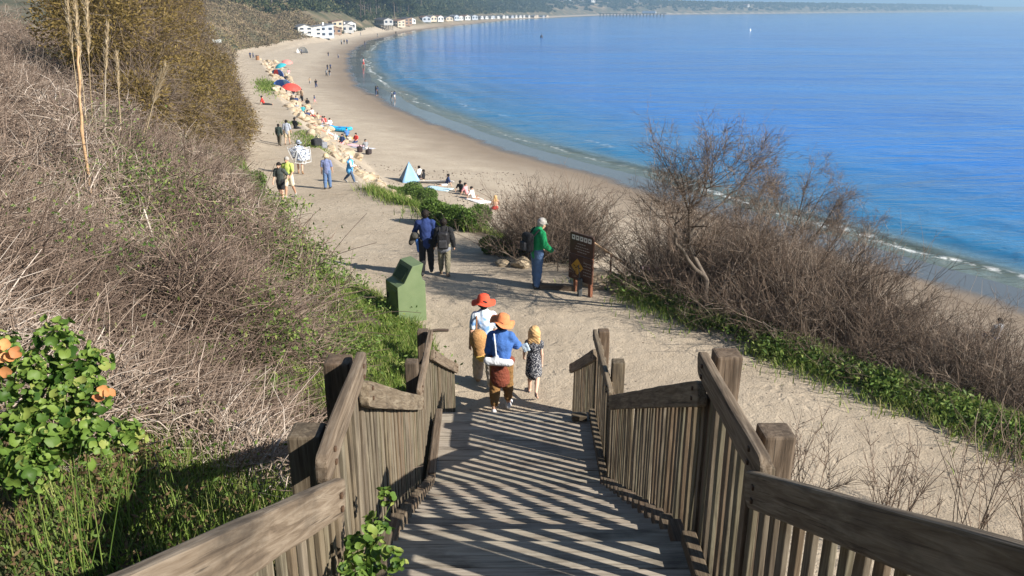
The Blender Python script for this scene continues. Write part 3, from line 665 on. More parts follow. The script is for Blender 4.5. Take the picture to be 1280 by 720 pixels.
def bare_tree(name, loc, limbs, label, seed):
    """limbs: list of (points, radius at the foot, radius at the tip) in metres about the foot"""
    global rng
    old = rng; rng = np.random.default_rng(seed); root = empty(name, loc, 0, label, 'tree')
    K = 12; tr = []; trr = []
    for pts, ra, rb in limbs:
        pts = np.array(pts, float); s = np.linspace(0, len(pts) - 1, K); P = np.stack([np.interp(s, range(len(pts)), pts[:, a]) for a in range(3)], 1)
        P[1:-1] = (P[:-2] + 2 * P[1:-1] + P[2:]) / 4; P[1:-1] += rng.normal(size=(K - 2, 3)) * .025
        tr.append(P); trr.append(np.linspace(ra, rb, K))
    tr = np.array(tr); trr = np.array(trr)
    geo('trunk', [tubes(tr[:2], trr[:2], 9)], M_BARK, root, True)
    if len(tr) > 2: geo('limb', [tubes(tr[2:], trr[2:], 7)], M_BARK, root, True)
    lv = []; src, srr = tr, trr
    for n, L, fr in ((90, .75, .55), (620, .46, .5), (2600, .30, .55), (5600, .19, .6)):
        k = rng.choice(len(src), n); j = rng.integers(src.shape[1] // 3, src.shape[1], n); c = src[k, j]; rr = np.minimum(srr[k, j] * fr, .02)
        d = unit(src[k, j] - src[k, j - 1]) + rng.normal(size=(n, 3)) * .55 + np.array([.05, 0, .12])
        P, R = twig_set(c, d, L * (.5 + .8 * rng.random(n)), np.maximum(rr, .0035), .35, 6, .4)
        lv.append(tubes(P, R, 3 if n > 200 else 5)); src, srr = P, R
    geo('twigs', lv, M_TWIGR, root); rng = old; return root
def build_trees_right():
    def rel(base, pts): return [tuple(at_depth(px, py, base.y + dy) - base) for px, py, dy in pts]
    b = ground(886, 398)
    bare_tree('bare_tree', b, [
        (rel(b, [(886, 400, 0), (882, 375, 0), (884, 348, .1), (872, 330, .1), (858, 300, .0), (866, 262, -.1), (852, 238, .0), (836, 212, .1)]), .075, .016),
        (rel(b, [(880, 345, .05), (852, 318, -.1), (840, 285, -.2), (846, 275, -.2), (838, 262, -.3)]), .05, .012),
        (rel(b, [(858, 300, 0), (880, 270, .3), (908, 250, .5), (930, 228, .6)]), .035, .008),
        (rel(b, [(864, 262, -.1), (885, 240, -.1), (894, 218, -.2)]), .03, .008),
        (rel(b, [(886, 380, 0), (912, 350, .5), (938, 315, .8), (948, 275, 1.0)]), .04, .008)], 'taller grey leafless tree at the left end of the bluff thicket against the sea', 31)
    b = ground(930, 402)
    bare_tree('bare_tree', b, [
        (rel(b, [(930, 404, 0), (938, 388, 0), (968, 372, .1), (964, 345, .2), (975, 318, .2), (1002, 300, .3), (1010, 268, .3), (1030, 240, .4)]), .07, .014),
        (rel(b, [(966, 355, .15), (935, 325, .3), (925, 290, .5), (945, 250, .6)]), .04, .01),
        (rel(b, [(1000, 302, .3), (1030, 290, .5), (1055, 268, .6)]), .03, .008),
        (rel(b, [(968, 372, .1), (1005, 345, .5), (1030, 320, .7), (1042, 285, .8)]), .04, .008)], 'smaller leafless tree with a low bent trunk right of the taller bare tree', 32)
    b = ground(975, 402); b.z -= .1
    bare_tree('bare_tree', b, [
        (rel(b, [(975, 404, 0), (982, 370, .1), (978, 335, .2), (992, 295, .2), (1000, 255, .3), (1012, 222, .4)]), .06, .012),
        (rel(b, [(979, 340, .2), (1005, 312, .4), (1035, 275, .5), (1050, 245, .6)]), .045, .01),
        (rel(b, [(992, 296, .2), (972, 262, .2), (962, 235, .3)]), .03, .008),
        (rel(b, [(982, 372, .1), (1020, 340, .5), (1060, 318, .7), (1085, 290, .8)]), .04, .008)], 'leafless tree in the middle of the bluff thicket, rightmost of the three bare trees', 33)
build_trees_right()
# dry stalks below the near right railing
def build_stalks():
    for (px, py, h, n, sd_, lab) in ((1000, 640, 1.4, 20, 3, 'clump of dry reddish stalks beside the shaded railing post'), (1110, 672, 1.2, 30, 4, 'dense clump of dead stalks on the bank right of the shaded railing'), (1215, 690, 2.3, 16, 5, 'tall thin bare shoots standing highest over the shaded railing'), (1290, 700, 1.7, 20, 6, 'dry bent stalks on the bank at the lower right corner')):
        p = ground(px, py)
        hh = h; global rng
        old = rng; rng = np.random.default_rng(sd_)
        root = empty('dry_weed', p, 0, lab, 'dry plant', 'dry weeds on the bank by the stairs')
        b = rng.normal(size=(n, 3)) * np.array([.12, .12, 0]); d = rng.normal(size=(n, 3)) * np.array([.28, .28, 0]) + np.array([.08, 0, 1])
        P, R = twig_set(b, d, hh * (.6 + .5 * rng.random(n)), .0085, .2, 9, .35)
        k = rng.choice(n, n * 7); j = rng.integers(4, 9, n * 7)
        P2, R2 = twig_set(P[k, j], unit(P[k, j] - P[k, j - 1]) + rng.normal(size=(n * 7, 3)) * .55, hh * (.10 + .2 * rng.random(n * 7)), .0045, .2, 5, .5)
        geo('stalks', [tubes(P, R, 3), tubes(P2, R2, 3)], M_TWIGR, root); rng = old
build_stalks()
# reeds, pampas plumes and the barked pole on the hillside
def plume(px, py, tipx, tipy, Y, label, fluffy=.05, rr=.012):
    a = at_depth(px, py, Y); b = at_depth(tipx, tipy, Y - .3); a.z = min(a.z, tz(a.x, a.y) + .3)
    root = empty('pampas_plume', a, 0, label, 'reed', 'dry plumes on the hillside')
    s = np.linspace(0, 1, 9)[:, None]; A = np.zeros(3); B = np.array(b - a); P = A * (1 - s) + B * s + np.array([0, 0, .12]) * np.linalg.norm(B) * (s * (1 - s)); P = P[None]
    geo('stalk', [tubes(P, rr * np.linspace(1, .4, 9)[None], 5)], M_STRAW, root)
    n = 420; L = np.linalg.norm(B); u = 1 - .34 * rng.random(n); c = B * u[:, None] + np.array([0, 0, .12]) * L * (u * (1 - u))[:, None]
    d = unit(B)[None] + rng.normal(size=(n, 3)) * .16; P2, R2 = twig_set(c, d, fluffy * 2.6 * (.6 + .8 * rng.random(n)), .008, .2, 3, .3)
    geo('plume', [tubes(P2, R2, 3)], M_STRAW, root)
for k, (a, b, c, d, lab) in enumerate([(83, 62, 84, 5, 'leftmost of the three upright pale plumes at the top of the brush'), (89, 60, 94, 8, 'middle one of the three upright pale plumes at the top of the brush'), (94, 58, 108, 4, 'rightmost, leaning one of the three pale plumes at the top of the brush')]):
    plume(a, b, c, d, 19, lab, .07)
plume(112, 85, 134, 36, 20, 'grey broken plume leaning right behind the peeled pole', .06); plume(140, 115, 146, 70, 22, 'short tan plume in front of the willow thicket', .06, .02)
plume(160, 133, 205, 90, 24, 'long tan plume leaning to the right over the brush', .10, .02); plume(165, 136, 200, 98, 24, 'second tan plume leaning right just below the longest leaning one', .10, .02); plume(200, 168, 246, 160, 25, 'drooping white plume arching over the brush below the willow thicket', .06)
def build_pole():
    a = at_depth(103, 182, 13.5); b = at_depth(97, 58, 13.8); root = empty('peeled_stalk', a, 0, 'tall orange-brown peeled stalk standing upright in the brush', 'dead stalk')
    s = np.linspace(0, 1, 14)[:, None]; P = np.array(b - a) * s + rng.normal(size=(14, 3)) * .006; P[0] -= np.array([0, 0, .8])
    geo('stem', [tubes(P[None], (np.linspace(.028, .018, 14) * (1 + .15 * rng.normal(size=14)))[None], 8)], pm('peeled_orange_bark', (.42, .27, .15), .35, 12), root, True)
build_pole()
# broad-leaved plants near the camera
def broad_leaves(C, D, size, tint):
    """lobed round leaves, 8-sided, cupped"""
    N = len(C); D = unit(D); r = unit(rng.normal(size=(N, 3))); A = unit(np.cross(D, r)); B = np.cross(D, A)
    an = np.arange(12) * 2 * math.pi / 12; rad = np.array([.45, .86, 1.02, .90, 1.0, 1.04, .92, 1.06, 1.0, .9, 1.0, .84])
    rim = C[:, None] + size[:, None, None] * rad[:, None] * (A[:, None] * np.cos(an)[:, None] + B[:, None] * np.sin(an)[:, None]) + D[:, None] * (size[:, None] * (.10 + .5 * rng.random((N, 1)) + .22 * rng.random((N, 12))))[..., None]
    V = np.concatenate([C[:, None], rim], 1); i = np.arange(N)[:, None] * 13
    k = np.arange(12); F = np.stack([np.broadcast_to(i, (N, 12)), i + 1 + k, i + 1 + (k + 1) % 12], -1).reshape(-1, 3)
    return V.reshape(-1, 3), F, np.repeat(tint, 13)
def mallow(loc, lumps, n, smin, smax, label, orange=(), brown=0):
    root = empty('mallow_plant', loc, 0, label, 'plant'); l = np.array(lumps)
    k = rng.choice(len(l), n, p=l[:, 3] ** 2 / (l[:, 3] ** 2).sum()); u = unit(rng.normal(size=(n, 3)) + np.array([.3, -.35, .35])); C = l[k, :3] + u * (l[k, 3] * (.45 + .55 * rng.random(n)))[:, None]
    geo('leaves', [broad_leaves(C, u + rng.normal(size=(n, 3)) * .65 + np.array([.1, -.1, .5]), smin + (smax - smin) * rng.random(n) ** 1.7, np.clip(.5 + .35 * rng.normal(size=n), 0, 1))], M_MALLOW, root)
    s = np.linspace(0, 1, 6)[:, None]; m = min(n, 14); b = rng.normal(size=(m, 3)) * np.array([.08, .08, 0])
    P = b[:, None] * (1 - s) + C[:m, None] * s + np.array([0, 0, .06]) * (s * (1 - s)) * 4
    geo('stems', [tubes(P, .004 * np.linspace(1, .5, 6)[None], 4)], M_GREEN, root)
    if orange:
        Co = np.array(orange); geo('faded_leaves', [broad_leaves(Co, np.tile([.4, -.6, .5], (len(Co), 1)) + rng.normal(size=Co.shape) * .3, np.full(len(Co), .028), rng.random(len(Co)))], M_ORANGE, root)
    return root
def near_pt(px, py, Y): 
    p = at_depth(px, py, Y); return p
def build_mallows():
    b = near_pt(55, 560, 3.3); b = Vector((b.x, b.y, tz(b.x, b.y)))
    L = []; O = []
    for px, py, Y, r in ((70, 430, 3.55, .13), (30, 480, 3.4, .18), (90, 490, 3.5, .19), (60, 540, 3.35, .18), (15, 560, 3.2, .16), (110, 545, 3.4, .15), (0, 440, 3.3, .10), (160, 545, 3.5, .08), (120, 450, 3.6, .07), (40, 590, 3.1, .12)):
        p = near_pt(px, py, Y) - b; L.append((p.x, p.y, p.z, r))
    for px, py in ((5, 432), (14, 445), (8, 465), (2, 448), (20, 440), (128, 488), (137, 492), (122, 500), (20, 560), (-4, 438)):
        p = near_pt(px, py, 3.22 if px < 60 else 3.4) - b; O.append(tuple(p))
    mallow(b, L, 1500, .010, .034, 'bright green mallow with a few orange leaves in the lower left corner', O)
    b = Vector((-.86, 3.25, 3.45)); L = []
    for px, py, Y, r in ((455, 690, 3.1, .11), (470, 660, 3.3, .07), (490, 700, 3.0, .07), (445, 720, 2.9, .10), (480, 622, 3.7, .05)):
        p = near_pt(px, py, Y) - b; L.append((p.x, p.y, p.z, r))
    mallow(b, L, 210, .014, .034, 'small broad-leaved plant growing through the foot of the sunlit railing')
    # brown bracken below the mallow
    n = 19000; Y = 1.4 + 4.0 * rng.random(n); x = -1.2 - rng.random(n) * 2.7; c = np.stack([x, Y, terrain(x, Y) + .03 + .26 * rng.random(n)], 1)
    tag(geo('dead_bracken', [leafs(c, rng.normal(size=(n, 3)) + np.array([.3, -.3, .6]), .03 + .05 * rng.random(n), .018)], tintmat('dead_brown_leaves', [(0, (.05, .035, .02)), (.35, (.13, .085, .045)), (.6, (.2, .14, .075)), (.62, (.06, .10, .025)), (1, (.12, .19, .04))], .8, .1)), kind='stuff')
build_mallows()
# ------------------------------------------------------------------ far hillside: scrub, woodland, single trees
def clumps(x, Y, z, r, per, L, W, tone):
    n = len(x); c = np.repeat(np.stack([x, Y, z], 1), per, 0); rr = np.repeat(r, per)[:, None]
    u = unit(rng.normal(size=(n * per, 3))); u[:, 2] = np.abs(u[:, 2]); q = c + u * rr * (.5 + .5 * rng.random((n * per, 1))) * np.array([1, 1, .8])
    t = np.clip(np.repeat(tone, per) + .18 * rng.normal(size=n * per), 0, 1)
    return leafs(q, u + rng.normal(size=q.shape) * .6, np.repeat(L, per) * (.6 + .8 * rng.random(n * per)), np.repeat(W, per), t)
def build_far_green():
    n = 3400; Y = 62 + 330 * rng.random(n) ** 1.2; d = rng.random(n) * np.interp(Y, [60, 200, 320], [16, 38, 40]) ; x = T_(Y) - d + .3; z = terrain(x, Y) - .2
    r = (.7 + 1.1 * rng.random(n)) * np.interp(Y, [60, 350], [.8, 1.7]); L = np.interp(Y, [60, 400], [.22, .75])
    parts = [clumps(x, Y, z, r, 55, L, L * .5, np.clip(.58 + .22 * wob(x, Y, .08, 6, 6) * 2, 0, 1))]
    tag(geo('hillside_scrub', parts, M_SCRUB), kind='stuff')
    n = 5200; Y = 420 + 3600 * rng.random(n) ** 1.8; d = 12 + rng.random(n) ** .8 * 130 * (Y / 800) ** .5; x = T_(Y) - d; z = terrain(x, Y)
    r = (3 + 4 * rng.random(n)) * np.interp(Y, [380, 3000], [.8, 1.5]); L = np.interp(Y, [380, 3000], [1.5, 5])
    tag(geo('coastal_woodland', [clumps(x, Y, z, r, 36, L, L * .6, np.clip(.35 + .3 * rng.normal(size=n), 0, 1))], M_FOREST), kind='stuff')
    n = 3600; Y = 600 + 900 * rng.random(n) ** 1.3; d = 7 + 130 * rng.random(n) ** 1.1; x = T_(Y) - d; z = terrain(x, Y); r = 2.5 + 4 * rng.random(n)
    tag(geo('bluff_woodland', [clumps(x, Y, z, r, 36, np.full(n, 1.7), np.full(n, 1.0), np.clip(.38 + .3 * rng.normal(size=n), 0, 1))], M_FOREST), kind='stuff')
    n = 4200; Y = 330 + 560 * rng.random(n); d = 6 + 95 * rng.random(n) ** 1.2; d = np.where(Y < 480, d + 9, d); x = T_(Y) - d; z = terrain(x, Y); r = 1.8 + 3.4 * rng.random(n) ** 1.5
    tag(geo('woodland_undergrowth', [clumps(x, Y, z, r, 44, np.full(n, 1.1), np.full(n, .65), np.clip(.4 + .3 * rng.normal(size=n), 0, 1))], M_FOREST), kind='stuff')
    # the wood above the beach houses: trunks and crowns one can tell apart
    n = 130; Y = 372 + 90 * rng.random(n); d = -2.5 + 6 * rng.random(n); x = T_(Y) - d; r = .7 + 1.5 * rng.random(n) ** 2
    tag(geo('garden_shrubs', [clumps(x, Y, terrain(x, Y), r, 50, np.full(n, .6), np.full(n, .4), np.clip(.45 + .3 * rng.normal(size=n), 0, 1))], M_FOREST), kind='stuff')
    protos = []
    lab = 'tall dark evergreen of the wood on the slope above the beach houses'; grp = 'trees of the wood above the beach'
    for sd_ in range(5):
        H = 15 + 2 * sd_; root = empty('evergreen_tree', (0, 0, 0), 0, lab, 'tree', grp); s = np.linspace(0, 1, 8)[:, None]
        P = np.array([0, 0, H * .9]) * s + rng.normal(size=(8, 3)) * .25 * s; br = []
        for k in range(9):
            j = rng.integers(3, 8); e = P[j] + np.append(rng.normal(size=2) * 2.6, 1.5 + rng.random()); q = np.linspace(0, 1, 8)[:, None]; br.append(P[j] * (1 - q) + e * q)
        geo('trunk', [tubes(P[None], .38 * np.linspace(1, .25, 8)[None], 7), tubes(np.array(br), .14 * np.linspace(1, .3, 8)[None], 5)], M_BARK, root)
        lumps = [(*(b[-1] + rng.normal(size=3) * .4), 1.5 + 1.1 * rng.random()) for b in br] + [(*P[-1], 2.0), (*P[-2], 2.2)]
        geo('crown', [lump_leaves(lumps, 2600, .75, .38, .2, .4, .3, .9, .42)], M_FOREST, root); protos.append(root)
    k = 0; tries = 0
    while k < 90 and tries < 4000:
        tries += 1; Y = 235 + 480 * random.random(); d = 6 + 60 * random.random() ** 1.5; x = float(T_(Y)) - d; z = tz(x, Y)
        u = (640 + FPX * x / (Y * cp)); 
        if not (255 < u < 545): continue
        if Y < 330 and d < 30: continue
        if Y < 480 and d < 15: continue
        o = protos[k] if k < 5 else copy_tree(protos[k % 5]); s = random.uniform(.7, 1.25); o.location = (x, Y, z - .4); o.scale = (s, s, s); o.rotation_euler = (0, 0, random.random() * 6.28); k += 1
build_far_green()
# ------------------------------------------------------------------ boulders of the sea defence
def build_boulders():
    m = NT('cream_boulder'); v = m.geo_pos(); n = m.noise(v, 1.2, 6, .65); c = m.ramp(n, [(.3, (.28, .21, .14)), (.5, (.50, .42, .31)), (.7, (.62, .55, .45))]); c = m.mix(.8, c, m.ramp(m.objrand(), [(0, (.55, .5, .45)), (.3, (.95, .9, .85)), (.6, (.72, .70, .68)), (1, (1.05, 1., .92))]), 'MULTIPLY'); m.done(c, .9, m.bump(m.noise(v, 5, 6, .7), .6, .08)); mb = m.m
    pro = []
    for sd_ in range(7):
        bm = bmesh.new(); bmesh.ops.create_icosphere(bm, subdivisions=3, radius=1); pl = [(Vector(unit(rng.normal(size=3))), .55 + .35 * rng.random()) for _ in range(13)]
        for q in bm.verts:
            for nn, dd in pl:
                e = q.co.dot(nn) - dd
                if e > 0: q.co -= nn * e * .95
            q.co += mnoise.noise_vector(q.co * 2.3 + Vector((sd_ * 9, 0, 0))) * .07; q.co.z *= .75
        me = bpy.data.meshes.new('boulder'); bm.to_mesh(me); bm.free(); pro.append(me)
    lab = 'pale cream boulder in the rock bank between path and beach'; grp = 'boulders of the rock bank'
    def rock(x, y, s, label=lab, group=grp, sink=.25):
        o = link('boulder', random.choice(pro), mb); o.location = (x, y, tz(x, y) + s * (.4 - sink)); o.rotation_euler = (random.uniform(-.4, .4), random.uniform(-.4, .4), random.random() * 6.28)
        o.scale = (s * random.uniform(.8, 1.3), s * random.uniform(.8, 1.2), s * random.uniform(.7, 1.1)); tag(o, label, 'boulder', group); return o
    k = 0
    while k < 285:
        Y = 40 + 175 * random.random() ** 1.15; dE = -4.6 + 4.8 * random.random()
        if Y < 60 and dE > -.7: continue
        x = float(E_(Y)) - dE; rock(x, Y, random.choice((.22, .3, .38, .5, .62)) * float(np.interp(Y, [40, 60, 110], [.75, .85, 1.15]))); k += 1
    for px, py, s, l in ((746, 357, .50, 'large white boulder at the foot of the brown sign'), (771, 366, .20, 'grey-white rock right of the sign beside the green strip'), (628, 331, .26, 'flat tan rock in the plants left of the green hoodie'), (650, 333, .36, 'rounded tan rock closest to the man in the green hoodie'), (764, 352, .30, 'small cream rock behind the large white boulder')):
        p = ground(px, py); rock(p.x, p.y, s, l, None)
    # cobbles and wrack strewn over the upper beach
    n = 5200; Y = 24 + 45 * rng.random(n); x = W_(Y) - 13 - 22 * rng.random(n) ** .8; ok = (x > E_(Y) + 2.5) & (wob(x, Y, .25, 6, 3) > -.25); x, Y = x[ok], Y[ok]; n = len(x)
    c = np.stack([x, Y, terrain(x, Y) + .01], 1); s = (.025 + .07 * rng.random(n) ** 3)[:, None, None]
    oc = np.array([[1, 0, 0], [0, 1, 0], [-1, 0, 0], [0, -1, 0], [0, 0, .7], [0, 0, -.4]], float); V = c[:, None] + oc * s * (.7 + .6 * rng.random((n, 6, 1)))
    F = (np.array([[0, 1, 4], [1, 2, 4], [2, 3, 4], [3, 0, 4], [1, 0, 5], [2, 1, 5], [3, 2, 5], [0, 3, 5]])[None] + np.arange(n)[:, None, None] * 6).reshape(-1, 3)
    t = np.repeat(rng.random(n), 6); tag(link('cobbles', mesh_np('cobbles', V.reshape(-1, 3), F, {'tint': t}), tintmat('beach_cobbles', [(0, (.05, .04, .035)), (.6, (.14, .11, .085)), (1, (.45, .40, .34))], .9)), kind='stuff')
build_boulders()
def build_pebbles():
    n = 4200; Y = 9.5 + 22 * rng.random(n) ** 1.4; x = -9 + 18 * rng.random(n); z, dW, dE, dT = terrain(x, Y, True)
    ok = (dE > -.2) & (dT < .3) & ((wob(x, Y, .8, 7, 10) > .05) | (dE < 1.6) | (dT > -1.0)) & ~((np.abs(x) < 1.4) & (Y < 12.5)); x, Y, z = x[ok], Y[ok], z[ok]; n = len(x)
    s = (.006 + .022 * rng.random(n) ** 3)[:, None, None]; oc = np.array([[1, 0, 0], [0, 1, 0], [-1, 0, 0], [0, -1, 0], [0, 0, .7], [0, 0, -.5]], float)
    V = np.stack([x, Y, z], 1)[:, None] + oc * s * (.6 + .8 * rng.random((n, 6, 1)))
    F = (np.array([[0, 1, 4], [1, 2, 4], [2, 3, 4], [3, 0, 4], [1, 0, 5], [2, 1, 5], [3, 2, 5], [0, 3, 5]])[None] + np.arange(n)[:, None, None] * 6).reshape(-1, 3)
    tag(link('pebbles', mesh_np('pebbles', V.reshape(-1, 3), F, {'tint': np.repeat(rng.random(n), 6)}), tintmat('path_pebbles', [(0, (.07, .055, .04)), (.6, (.2, .16, .12)), (1, (.45, .40, .33))], .9)), kind='stuff')
build_pebbles()
# ------------------------------------------------------------------ soft bodies: signed distances meshed with surface nets
def w3(p, f, off=0):
    r = 0
    for k in range(4):
        d, ph = _wv[(k * 3 + off) % 40]; d2, _ = _wv[(k * 5 + off + 1) % 40]
        r = r + np.sin((p[..., 0] * d[0] + p[..., 1] * d[1] + p[..., 2] * d2[0]) * f * (1 + .4 * k) + ph * (k + 1))
    return r / 4
def surface(prims, vox, k=.03, fold=0., ff=22., off=0):
    """prims: ('c', a, b, ra, rb, flat, axis) tapered capsule | ('e', c, radii) | ('b', c, half, R3x3, round)"""
    lo = np.full(3, 1e9); hi = np.full(3, -1e9); bx = []
    for p in prims:
        if p[0] == 'c': a, b, r = np.array(p[1], float), np.array(p[2], float), max(p[3], p[4]); l, h = np.minimum(a, b) - r, np.maximum(a, b) + r
        elif p[0] == 'e': c, r = np.array(p[1], float), np.array(p[2], float); l, h = c - r, c + r
        else:
            c = np.array(p[1], float); e = np.abs(np.array(p[3], float)) @ np.array(p[2], float) + p[4]; l, h = c - e, c + e
        bx.append((l, h)); lo = np.minimum(lo, l); hi = np.maximum(hi, h)
    m = k + 3 * vox; lo = lo - m; n = np.ceil((hi + m - lo) / vox).astype(int) + 1
    D = np.full(n, .5, np.float32)
    for p, (l, h) in zip(prims, bx):
        i0 = np.maximum(((l - m - lo) / vox).astype(int), 0); i1 = np.minimum(((h + m - lo) / vox).astype(int) + 2, n)
        ax = [lo[q] + vox * np.arange(i0[q], i1[q]) for q in range(3)]; X = np.stack(np.meshgrid(*ax, indexing='ij'), -1)
        if p[0] == 'c':
            a, b = np.array(p[1], float), np.array(p[2], float); q = X - a; ba = b - a
            t = np.clip((q @ ba) / max(ba @ ba, 1e-9), 0, 1); v = q - t[..., None] * ba
            if len(p) > 5 and p[5] != 1: f, nx = p[5], np.array(p[6], float); v = v + ((f - 1) * (v @ nx))[..., None] * nx
            d = np.linalg.norm(v, axis=-1) - (p[3] + (p[4] - p[3]) * t)
        elif p[0] == 'e':
            r = np.array(p[2], float); d = (np.linalg.norm((X - np.array(p[1], float)) / r, axis=-1) - 1) * r.min()
        else:
            q = np.abs((X - np.array(p[1], float)) @ np.array(p[3], float)) - (np.array(p[2], float)); d = np.linalg.norm(np.maximum(q, 0), axis=-1) + np.minimum(q.max(-1), 0) - p[4]
        sl_ = tuple(slice(a_, b_) for a_, b_ in zip(i0, i1)); O = D[sl_]
        h_ = np.clip(.5 + .5 * (O - d) / k, 0, 1); D[sl_] = O + (d - O) * h_ - k * h_ * (1 - h_)
    if fold:
        ax = [lo[q] + vox * np.arange(n[q]) for q in range(3)]; X = np.stack(np.meshgrid(*ax, indexing='ij'), -1); D = D + fold * w3(X, ff, off)
    s = D < 0
    cells = tuple(n - 1); cnt = np.zeros(cells, int)
    for a in (0, 1):
        for b in (0, 1):
            for c in (0, 1): cnt += s[a:cells[0] + a, b:cells[1] + b, c:cells[2] + c]
    act = (cnt > 0) & (cnt < 8); idx = np.argwhere(act); ids = np.full(cells, -1); ids[act] = np.arange(len(idx))
    acc = np.zeros((len(idx), 3)); num = np.zeros(len(idx))
    cr = [(a, b, c) for a in (0, 1) for b in (0, 1) for c in (0, 1)]
    for u in cr:
        for q in range(3):
            if u[q]: continue
            v = list(u); v[q] = 1; i = idx + np.array(u); j = idx + np.array(v)
            du = D[i[:, 0], i[:, 1], i[:, 2]]; dv = D[j[:, 0], j[:, 1], j[:, 2]]; ok = (du < 0) != (dv < 0)
            t = np.where(ok, du / np.where(ok, du - dv, 1), 0); pt = np.array(u, float) + 0 * idx; pt[:, q] += t
            acc += pt * ok[:, None]; num += ok
    V = lo + (idx + acc / num[:, None]) * vox; Fs = []
    for q in range(3):
        a1, a2 = (q + 1) % 3, (q + 2) % 3; s0 = [slice(None)] * 3; s1 = [slice(None)] * 3; s0[q] = slice(0, -1); s1[q] = slice(1, None)
        A, B = s[tuple(s0)], s[tuple(s1)]; e = np.argwhere(A != B); e = e[(e[:, a1] > 0) & (e[:, a2] > 0) & (e[:, a1] < n[a1] - 1) & (e[:, a2] < n[a2] - 1)]
        fl = A[e[:, 0], e[:, 1], e[:, 2]]; o1 = np.zeros(3, int); o1[a1] = 1; o2 = np.zeros(3, int); o2[a2] = 1
        g = lambda z: ids[z[:, 0], z[:, 1], z[:, 2]]
        Q = np.stack([g(e - o1 - o2), g(e - o2), g(e), g(e - o1)], 1); Q[~fl] = Q[~fl][:, ::-1]; Fs.append(Q)
    return V, np.concatenate(Fs)
def soft(name, prims, vox, m, parent, k=.03, fold=0., ff=22., label=None, off=0):
    V, F = surface(prims, vox, k, fold, ff, off); o = link(name, mesh_np(name, V, F, None, True), m, parent)
    if label: o['label'] = label
    return o
SKIN = lambda i=0: pm('skin_%d' % i, [(.56, .34, .24), (.46, .27, .18), (.62, .40, .30)][i], .06, 14, .6, .03)
def cloth(name, c, var=.14): return pm('cloth_' + name, c, var, 11, .88, .6, .02)
def pose(legs=((12, 8), (-14, 18)), arms=((15, 8, 20), (-15, 8, 20)), lean=2., sit=None, head=(0, 0), fem=False, slump=0.):
    """joints of a 1.75 m figure facing +y.  legs: (swing, knee bend) left, right;  arms: (swing, out, elbow bend)"""
    J = {}; sw = .165 if fem else .195; hw = .095
    hip = np.array([0, 0, .93]); ln = R_(lean); up = np.array([0, math.sin(ln), math.cos(ln)]); fw = np.array([0, math.cos(ln), -math.sin(ln)])
    J['hip'] = hip; J['waist'] = hip + up * .14; J['chest'] = hip + up * .36; J['sho'] = hip + up * .50; J['neck'] = hip + up * .56 + fw * .01
    hn, ht = R_(head[0] + lean * .3), R_(head[1])
    J['up'] = up; J['fw'] = fw; hd = np.array([math.sin(ht) * 0, math.sin(hn), math.cos(hn)]); J['head'] = J['neck'] + hd * .135 + fw * .02; J['hup'] = hd; J['hfw'] = np.array([-math.sin(ht) * math.cos(hn), math.cos(ht) * math.cos(hn), -math.sin(hn)])
    for s, n, (a, b) in ((-1, 'l', legs[0]), (1, 'r', legs[1])):
        h = hip + np.array([s * hw, 0, -.02]); a, b2 = R_(a), R_(b); d1 = unit(np.array([s * .03, math.sin(a), -math.cos(a)])); kn = h + d1 * .43
        d2 = unit(np.array([s * .01, math.sin(a - b2), -math.cos(a - b2)])); an = kn + d2 * .41; ft = a - b2
        J['h' + n], J['k' + n], J['a' + n] = h, kn, an
        fp = np.clip(ft, -1.1, .35) if sit is None else ft
        J['t' + n] = an + np.array([s * .03, math.cos(fp) * .17, math.sin(fp) * .17 - .045])
    for s, n, (a, o, e) in ((-1, 'l', arms[0]), (1, 'r', arms[1])):
        sh = J['sho'] + np.array([s * sw, 0, -.02]); a, o, e = R_(a), R_(o), R_(e)
        d1 = unit(np.array([s * math.sin(o), math.sin(a) * math.cos(o), -math.cos(a) * math.cos(o)])); el = sh + d1 * .29
        d2 = unit(np.array([s * math.sin(o) * .6 - s * .15 * math.sin(e), math.sin(a + e), -math.cos(a + e)])); wr = el + d2 * .25
        J['s' + n], J['e' + n], J['w' + n], J['f' + n] = sh, el, wr, d2
    z = min(J['al'][2], J['ar'][2], J['tl'][2] + .05, J['tr'][2] + .05) - .075 if sit is None else sit
    for key in J:
        if key not in ('up', 'fw', 'hup', 'hfw', 'fl', 'fr'): J[key] = J[key] - np.array([0, 0, z])
    return J
